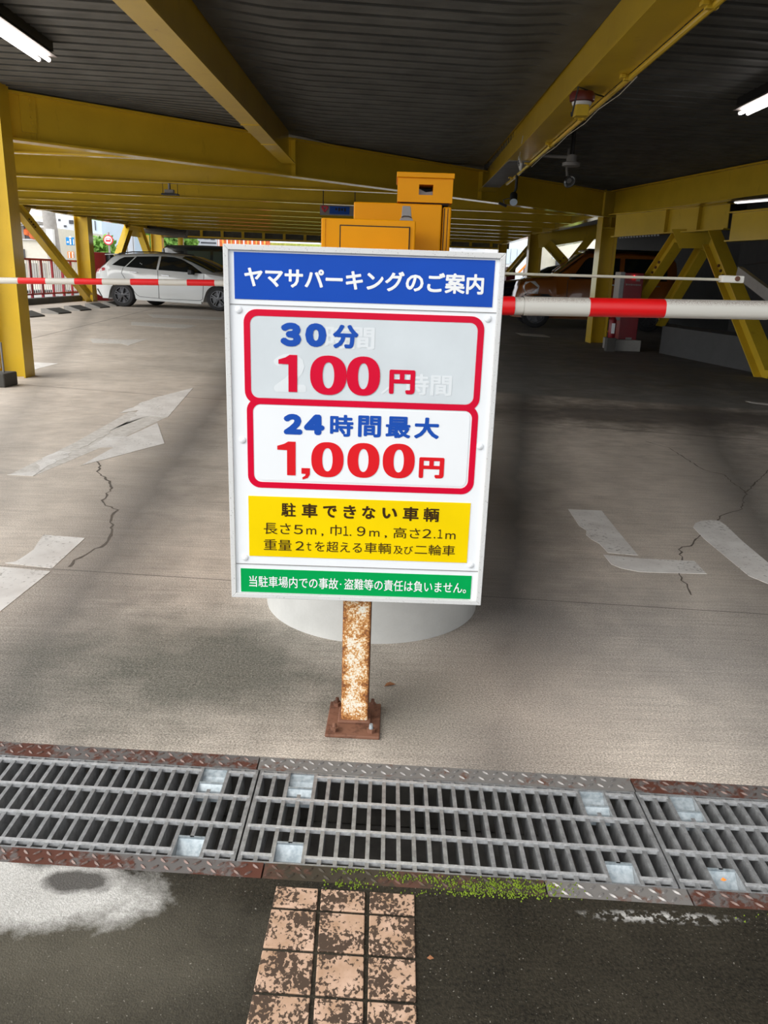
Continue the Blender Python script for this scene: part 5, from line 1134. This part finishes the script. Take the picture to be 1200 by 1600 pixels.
# orange two tone kei wagon on the right, nose to the left
suv = car('compact_car', 'burnt orange compact car with a black roof behind the right column', dict(
    x=(-0.55, 2.9), w=0.74, zb=0.2, r=0.305, wheels=(0.0, 2.43), sill=0.25, paint=M['carorange'], taper=0.28, spokes=10,
    roof=[(-0.55, 1.1), (-0.50, 1.5), (-0.35, 1.63), (0.4, 1.66), (1.3, 1.64), (1.5, 1.58), (2.0, 1.17), (2.12, 1.10), (2.55, 1.05), (2.78, 0.98), (2.86, 0.75), (2.9, 0.5)],
    belt=[(-0.55, 1.0), (2.0, 1.02), (2.6, 0.98), (2.9, 0.5)], wr=[(-0.55, 0.63), (1.4, 0.62), (2.0, 0.64), (2.6, 0.66), (2.9, 0.6)],
    patches=[('rear_side_window', [(-0.30, 1.06), (0.62, 1.06), (0.62, 1.50), (-0.28, 1.50)], 'glass'), ('front_side_window', [(0.72, 1.06), (1.72, 1.06), (1.46, 1.44), (1.38, 1.50), (0.72, 1.50)], 'glass'),
             ('head_lamp', [(2.42, 0.72), (2.70, 0.72), (2.74, 0.86), (2.70, 0.96), (2.50, 0.98), (2.40, 0.88)], 'lens'), ('fender_trim', [(1.98, 0.28), (2.02, 0.62), (2.2, 0.72), (2.66, 0.72), (2.80, 0.62), (2.72, 0.60), (2.6, 0.66), (2.25, 0.66), (2.08, 0.58), (2.06, 0.28)], 'black'), ('side_sill', [(0.35, 0.27), (2.0, 0.27), (2.0, 0.36), (0.35, 0.36)], 'black')],
    seams=[[(0.67, 1.02), (0.67, 0.36)], [(1.80, 1.03), (1.80, 0.4)]], screens=[('windscreen', 1.52, 1.98, 'glass_green')], mirror=(1.72, 1.08), mirpaint=M['black'], handles=[(0.85, 0.95), (-0.05, 0.95)]))
mb = MB(); mb.ext([(-0.42, -0.60, 1.628), (1.42, -0.60, 1.635), (1.42, 0.60, 1.635), (-0.42, 0.60, 1.628)], (0, 0, 0.05)); k = mb.build('roof_panel', M['carblack'], suv, bevel=0.03); k['label'] = 'black roof'
for s_ in (-1, 1): mb = MB(); mb.bar((1.49, s_*0.56, 1.575), (1.97, s_*0.585, 1.20), 0.05, 0.03); mb.build('windscreen_pillar', M['carorange'], suv)
suv.rotation_euler = (0, 0, math.pi-0.05); suv.location = (5.63, 18.35, 0)
dk = car('saloon_car', 'dark car parked beyond the orange car, half hidden by the sign', dict(
    x=(-0.85, 3.5), w=0.86, zb=0.2, r=0.31, wheels=(0.0, 2.6), sill=0.22, paint=M['cardark'],
    roof=[(-0.85, 0.95), (-0.6, 1.02), (-0.1, 1.30), (0.4, 1.44), (1.2, 1.45), (1.6, 1.36), (2.3, 1.02), (3.1, 0.9), (3.5, 0.55)], belt=[(-0.85, 0.85), (2.2, 0.94), (3.5, 0.5)], wr=[(-0.85, 0.65), (1.0, 0.62), (2.3, 0.74), (3.5, 0.68)],
    patches=[('rear_side_window', [(-0.1, 1.0), (0.6, 0.98), (0.6, 1.33), (0.3, 1.32)], 'glass'), ('front_side_window', [(0.68, 0.98), (1.9, 0.96), (1.45, 1.27), (1.2, 1.33), (0.68, 1.34)], 'glass')],
    screens=[('windscreen', 1.62, 2.28, 'glass_green')], mirror=(1.8, 1.0)))
dk.rotation_euler = (0, 0, math.pi-0.02); dk.location = (6.0, 23.2, 0)
# ================================================================== LEFT STREET SIDE
rf = thing('railing', (-9.15, 22.3, 0.15), 'red metal railing with thin pale balusters on the left kerb', 'railing')
YA, YB = 18.6, 25.2; FX = -9.2
mb = MB(); mb.box((FX, (YA+YB)/2, 1.10), (0.06, YB-YA, 0.05)); mb.build('top_rail', M['redfence'], rf)
mb = MB(); mb.box((FX, (YA+YB)/2, 0.24), (0.05, YB-YA, 0.04)); mb.build('bottom_rail', M['redfence'], rf)
for yy in (18.7, 19.75, 20.85, 21.5, 22.2, 22.9, 23.5, 24.3, 25.1):
    mb = MB(); mb.box((FX, yy, 0.62), (0.06, 0.05, 0.95)); mb.build('railing_post', M['redfence'], rf)
mb = MB(); yy = YA
while yy < YB: mb.cyl((FX, yy, 0.25), (FX, yy, 1.09), 0.012, n=6); yy += 0.13
mb.build('balusters', M['frame'], rf)
cq = at(156, 420, 24.2)
cb_ = thing('red_cabinet', (cq.x, 24.4, 0), 'plain red metal cabinet between the left column and the white estate car', 'cabinet')
x0_, x1_ = at(147, 400, 24.2).x, at(165, 400, 24.2).x; x2_ = at(171, 400, 24.2).x
mb = MB(); qbox(mb, x0_-0.02, x1_, 24.2, 24.65, 0, at(150, 394, 24.2).z); mb.build('cabinet_body', M['redmachine'], cb_, bevel=0.01)
mb = MB(); qbox(mb, x1_, x2_, 24.25, 24.6, 0.9, at(150, 396, 24.2).z); mb.build('dark_side', M['cardark'], cb_)
def block(name, label, pix, Y, dep, mat, cat='building', zlow=0.0):   # box whose front spans pixels x0..x1, top at pixel y
    (xa, xb, yt) = pix; a = at(xa, yt, Y); b = at(xb, yt, Y); t = thing(name, ((a.x+b.x)/2, Y, zlow), label, cat)
    mb = MB(); qbox(mb, a.x, b.x, Y, Y+dep, zlow, a.z); mb.build('wall', mat, t); return t
def pane(t, nm, x0, x1, y0, y1, Y, mat, th=0.06):
    a = at(x0, y0, Y); b = at(x1, y1, Y); mb = MB(); qbox(mb, a.x, b.x, Y-th, Y+0.02, b.z, a.z); return mb.build(nm, mat, t)
hb_ = block('house', 'cream house with an open shop window beyond the red railing', (-30, 84, 352), 33, 6, M['cream'])
pane(hb_, 'upper_wall', -30, 70, 334, 343.5, 33.2, M['cream'])
mb = MB(); a = at(-30, 343, 32.6); b = at(62, 351, 32.6); qbox(mb, a.x, b.x, 32.5, 33.4, b.z, a.z); mb.build('awning', M['polegrey'], hb_)
pane(hb_, 'shop_window', 34, 60, 353, 373, 33, M['darkwin'])
pane(hb_, 'window_frame', 32, 40, 352, 373, 32.97, M['polegrey'])
mb = MB(); rnd2 = random.Random(5)
for i in range(9):
    q = at(43+rnd2.uniform(0, 13), 358+rnd2.uniform(0, 12), 32.9); mb = MB(); mb.lathe([(0.02, -0.12), (0.14, -0.08), (0.16, 0.03), (0.05, 0.12)], q, n=10); mb.build('shop_goods', M['banner'], hb_)  # small goods in the shop window
pane(hb_, 'sill', 28, 72, 373, 376, 32.95, M['white'])
pane(hb_, 'lower_window', 28, 40, 389, 405, 33, M['darkwin']); pane(hb_, 'drain_pipe', 74, 80, 383, 430, 33, M['polegrey'])
for i, (x0, x1) in enumerate(((30, 42), (50, 60), (66, 74))): pane(hb_, 'lower_shutter', x0, x1, 411, 440, 33, M['polegrey'])
pa, pb = at(80, 470, 31), at(80, 330, 31)
up = thing('utility_pole', (pa.x, 31, 0), 'thick grey utility pole behind the long left brace', 'pole')
mb = MB(); mb.cyl((pa.x+0.35, 31, -0.1), (pa.x-0.05, 31, 7), 0.26, 0.2, 20); mb.build('pole_shaft', M['polegrey'], up, smooth=True)
mb = MB(); q0, q1 = at(75, 358, 30.7), at(87, 384, 30.7); qbox(mb, q0.x, q1.x, 30.5, 30.7, q1.z, q0.z); mb.build('notice_board', M['white'], up)
def road_sign(name, x0, x1, y0, y1, Y, mat, label, cat='road sign'):
    a, b = at(x0, y0, Y), at(x1, y1, Y); t = thing(name, ((a.x+b.x)/2, Y, 0), label, cat)
    mb = MB(); qbox(mb, a.x, b.x, Y-0.03, Y, b.z, a.z); mb.build('sign_panel', mat, t, bevel=0.01)
    mb = MB(); mb.cyl((b.x+0.08, Y+0.06, 0), (b.x+0.08, Y+0.06, a.z+0.5), 0.05, n=10); mb.build('sign_post', M['polegrey'], t); return t
rs = road_sign('road_sign', 103, 117, 370.5, 383.5, 29, M['signblue'], 'blue square road sign with white arrow and figures')
mb = MB(); a = at(110, 377, 28.96)
mb.box((a.x, a.y, a.z), (0.055, 0.01, 0.22)); mb.lathe([(0.045, -0.005), (0.045, 0.005)], (a.x, a.y, a.z+0.13), (0, -1, 0), 12)
mb.box((a.x-0.09, a.y, a.z-0.03), (0.08, 0.01, 0.03)); mb.ext([(a.x-0.13, a.y, a.z-0.03), (a.x-0.08, a.y, a.z+0.02), (a.x-0.08, a.y, a.z-0.08)], (0, 0.01, 0)); mb.box((a.x+0.11, a.y, a.z-0.02), (0.03, 0.01, 0.18)); mb.build('white_symbol', M['white_text'], rs)
os_ = road_sign('road_sign', 105.5, 116.5, 393, 403.5, 29.5, M['signorange'], 'orange square sign with two white figures')
mb = MB(); a = at(111, 398.5, 29.45)
for dx in (-0.06, 0.06):
    mb.box((a.x+dx, a.y, a.z-0.03), (0.04, 0.01, 0.14)); mb.lathe([(0.03, -0.005), (0.03, 0.005)], (a.x+dx, a.y, a.z+0.07), (0, -1, 0), 10)
mb.build('white_symbol', M['white_text'], os_)
a = at(169.5, 375, 34); st_ = thing('round_sign', (a.x, 34, 0), 'round red and white sign with a vehicle pictogram above the red cabinet', 'road sign')
mb = MB(); mb.lathe([(0.20, 0), (0.20, 0.03)], a, (0, -1, 0), 28); mb.build('red_disc', M['signred'], st_)
mb = MB(); mb.lathe([(0.155, 0), (0.155, 0.01)], a+Vector((0, -0.03, 0)), (0, -1, 0), 28); mb.build('white_disc', M['white_text'], st_)
mb = MB(); mb.box(a+Vector((0, -0.045, 0)), (0.20, 0.01, 0.13)); mb.build('red_symbol', M['signred'], st_)
mb = MB(); mb.box(a+Vector((0, -0.055, 0.025)), (0.15, 0.01, 0.045)); mb.build('symbol_window', M['white_text'], st_)
mb = MB(); mb.cyl((a.x, 34.05, 0), (a.x, 34.05, a.z+0.3), 0.04, n=10); mb.build('sign_post', M['polegrey'], st_)
a = at(197.5, 376.5, 38); st2 = thing('round_sign', (a.x, 38, 0), 'small plain red disc sign seen through the V brace', 'road sign')
mb = MB(); mb.lathe([(0.10, 0), (0.10, 0.03)], a, (0, -1, 0), 20); mb.build('red_disc', M['signred'], st2)
mb = MB(); mb.cyl((a.x, 38.05, 0), (a.x, 38.05, a.z+0.1), 0.03, n=8); mb.build('sign_post', M['polegrey'], st2)
def building(name, label, x0, x1, yt, Y, mat, wins, mat2='darkwin'):
    t = block(name, label, (x0, x1, yt), Y, 3.8, mat)
    for w_ in wins: pane(t, 'window', *w_, Y, M[mat2], 0.05)
    return t
b1 = building('apartment_building', 'pale apartment block with small dark windows behind the utility pole', 88, 128, 250, 46, M['palewall'], [(91, 95, 342, 346), (108, 115, 344, 350), (100, 104, 352, 355), (92, 96, 360, 364), (98, 102, 380, 388), (120, 124, 345, 352), (104, 108, 400, 410)])
mb = MB()
for i in range(6):
    q0, q1 = at(117, 345+i*9, 45.8), at(123, 345+i*9, 45.8); mb.bar(q0, q1, 0.06, 0.05)
for xx in (117, 123): mb.bar(at(xx, 335, 45.8), at(xx, 400, 45.8), 0.06, 0.06)
mb.build('outside_stair', M['polegrey'], b1)
building('blue_building', 'narrow pale blue building beside the left sunlit column', 121, 152, 250, 42, M['bluewall'], [(148, 150, 345, 360)])
building('office_building', 'pale grey office building with dark window bands behind the round red sign', 152, 203, 240, 52, M['palewall'], [(168, 176, 357, 364), (176, 183, 359, 366), (158, 164, 366, 372), (170, 176, 373, 378), (186, 190, 350, 356), (155, 158, 352, 358), (186, 190, 362, 370)])
building('clad_building', 'long pale clad building behind the V brace', 203, 250, 250, 50, M['bluewall'], [(207, 209, 350, 400), (222, 224, 350, 400), (236, 238, 345, 400)], 'polegrey')
building('white_building', 'white building with grey window bands above the black van', 288, 341, 250, 55, M['palewall'], [(292, 299, 366, 371), (301, 308, 367, 372), (310, 317, 368, 373), (319, 326, 369, 374), (329, 336, 370, 375), (292, 312, 376, 379), (314, 338, 378, 381)])
building('rear_building', 'low pale building far behind the sign top edge', 500, 830, 340, 60, M['palewall'], [(705, 720, 384, 388), (726, 745, 384, 389)], 'bluewall')
bn = block('striped_screen', 'red and orange striped screen far behind the sign left corner', (338, 420, 300), 40, 0.3, M['banner'], 'screen')
for i in range(12): pane(bn, 'pale_stripe', 341+i*6.5, 343.5+i*6.5, 370, 398, 40, M['banner_y'] if i % 2 else M['white'], 0.04)
hg = block('hedge', 'lime green hedge strip far behind the sign top edge', (420, 500, 379), 42, 0.8, M['lime'], 'hedge')
def tree(label, cx, cy, r, Y, n, seed):
    rr_ = random.Random(seed); c = at(cx, cy, Y); t = thing('tree', (c.x, Y, 0), label, 'tree', 'green trees behind the far left columns')
    mb = MB(); mb.cyl((c.x, Y, 0), (c.x, Y, c.z), 0.14, 0.09, 10); mb.build('trunk', M['rust_side'], t)
    mb = MB()
    for _ in range(n):
        d = Vector((rr_.gauss(0, 1), rr_.gauss(0, 1), rr_.gauss(0, 0.8))).normalized()*r*rr_.uniform(0.35, 1.0); p = c+d
        a = Vector((rr_.uniform(-1, 1), rr_.uniform(-1, 1), rr_.uniform(-1, 1))).normalized()*0.16; b = a.orthogonal().normalized()*0.09
        mb.add([p-a, p+b, p+a, p-b], [(0, 1, 2, 3)])
    mb.build('foliage', M['foliage'], t, fix=False)
tree('leafy green tree left of the far yellow column', 249, 368, 0.85, 37, 900, 1)
tree('leafy green tree right of the far yellow column', 276, 374, 0.95, 39, 1000, 2)
tree('green bush beside the round red sign post', 160, 392, 0.7, 36, 400, 3)
# far right openings
rb = building('cream_building', 'cream building with a dark window seen over the orange car bonnet', 846, 960, 300, 48, M['cream'], [(868, 892, 407, 430), (893, 900, 409, 428)])
pane(rb, 'white_door', 880, 890, 409, 432, 48, M['white'], 0.12); pane(rb, 'canopy', 862, 896, 402, 406, 47.8, M['palewall'], 0.3)
gb = building('glass_building', 'pale green glazed building seen right of the sign corner', 776, 838, 300, 46, M['palewall'], [(790, 796, 388, 412), (799, 806, 388, 410), (809, 814, 390, 408)], 'bluewall')
lg = block('grass_bank', 'bright lime grass bank seen beyond the orange car windscreen', (845, 905, 428), 44, 1.0, M['lime'], 'grass')
ar = thing('awning', at(815, 415, 40), 'sloping pale awning with an orange edge seen beside the dark column', 'awning')
mb = MB(); p = [at(806, 424, 40), at(826, 404, 40), at(826, 409, 40), at(808, 428, 40)]; mb.ext(p, (0, 0.6, 0)); mb.build('awning_sheet', M['white'], ar)
mb = MB(); p = [at(808, 427, 39.95), at(826, 408, 39.95), at(826, 411.5, 39.95), at(809, 430, 39.95)]; mb.ext(p, (0, 0.6, 0)); mb.build('awning_edge', M['signorange'], ar)
mb = MB(); a = at(826, 416, 40.3); mb.cyl((a.x-0.2, 40.3, 0), (a.x-0.2, 40.3, a.z+0.1), 0.05, n=8); mb.build('awning_post', M['polegrey'], ar)
rp_ = block('dark_cabinet', 'dark maroon cabinet beside the far thin column right of the sign', (792, 806, 417), 29, 0.5, M['redmachine'], 'cabinet')
for o in list(bpy.data.objects):
    if '_o' in o: del o['_o']
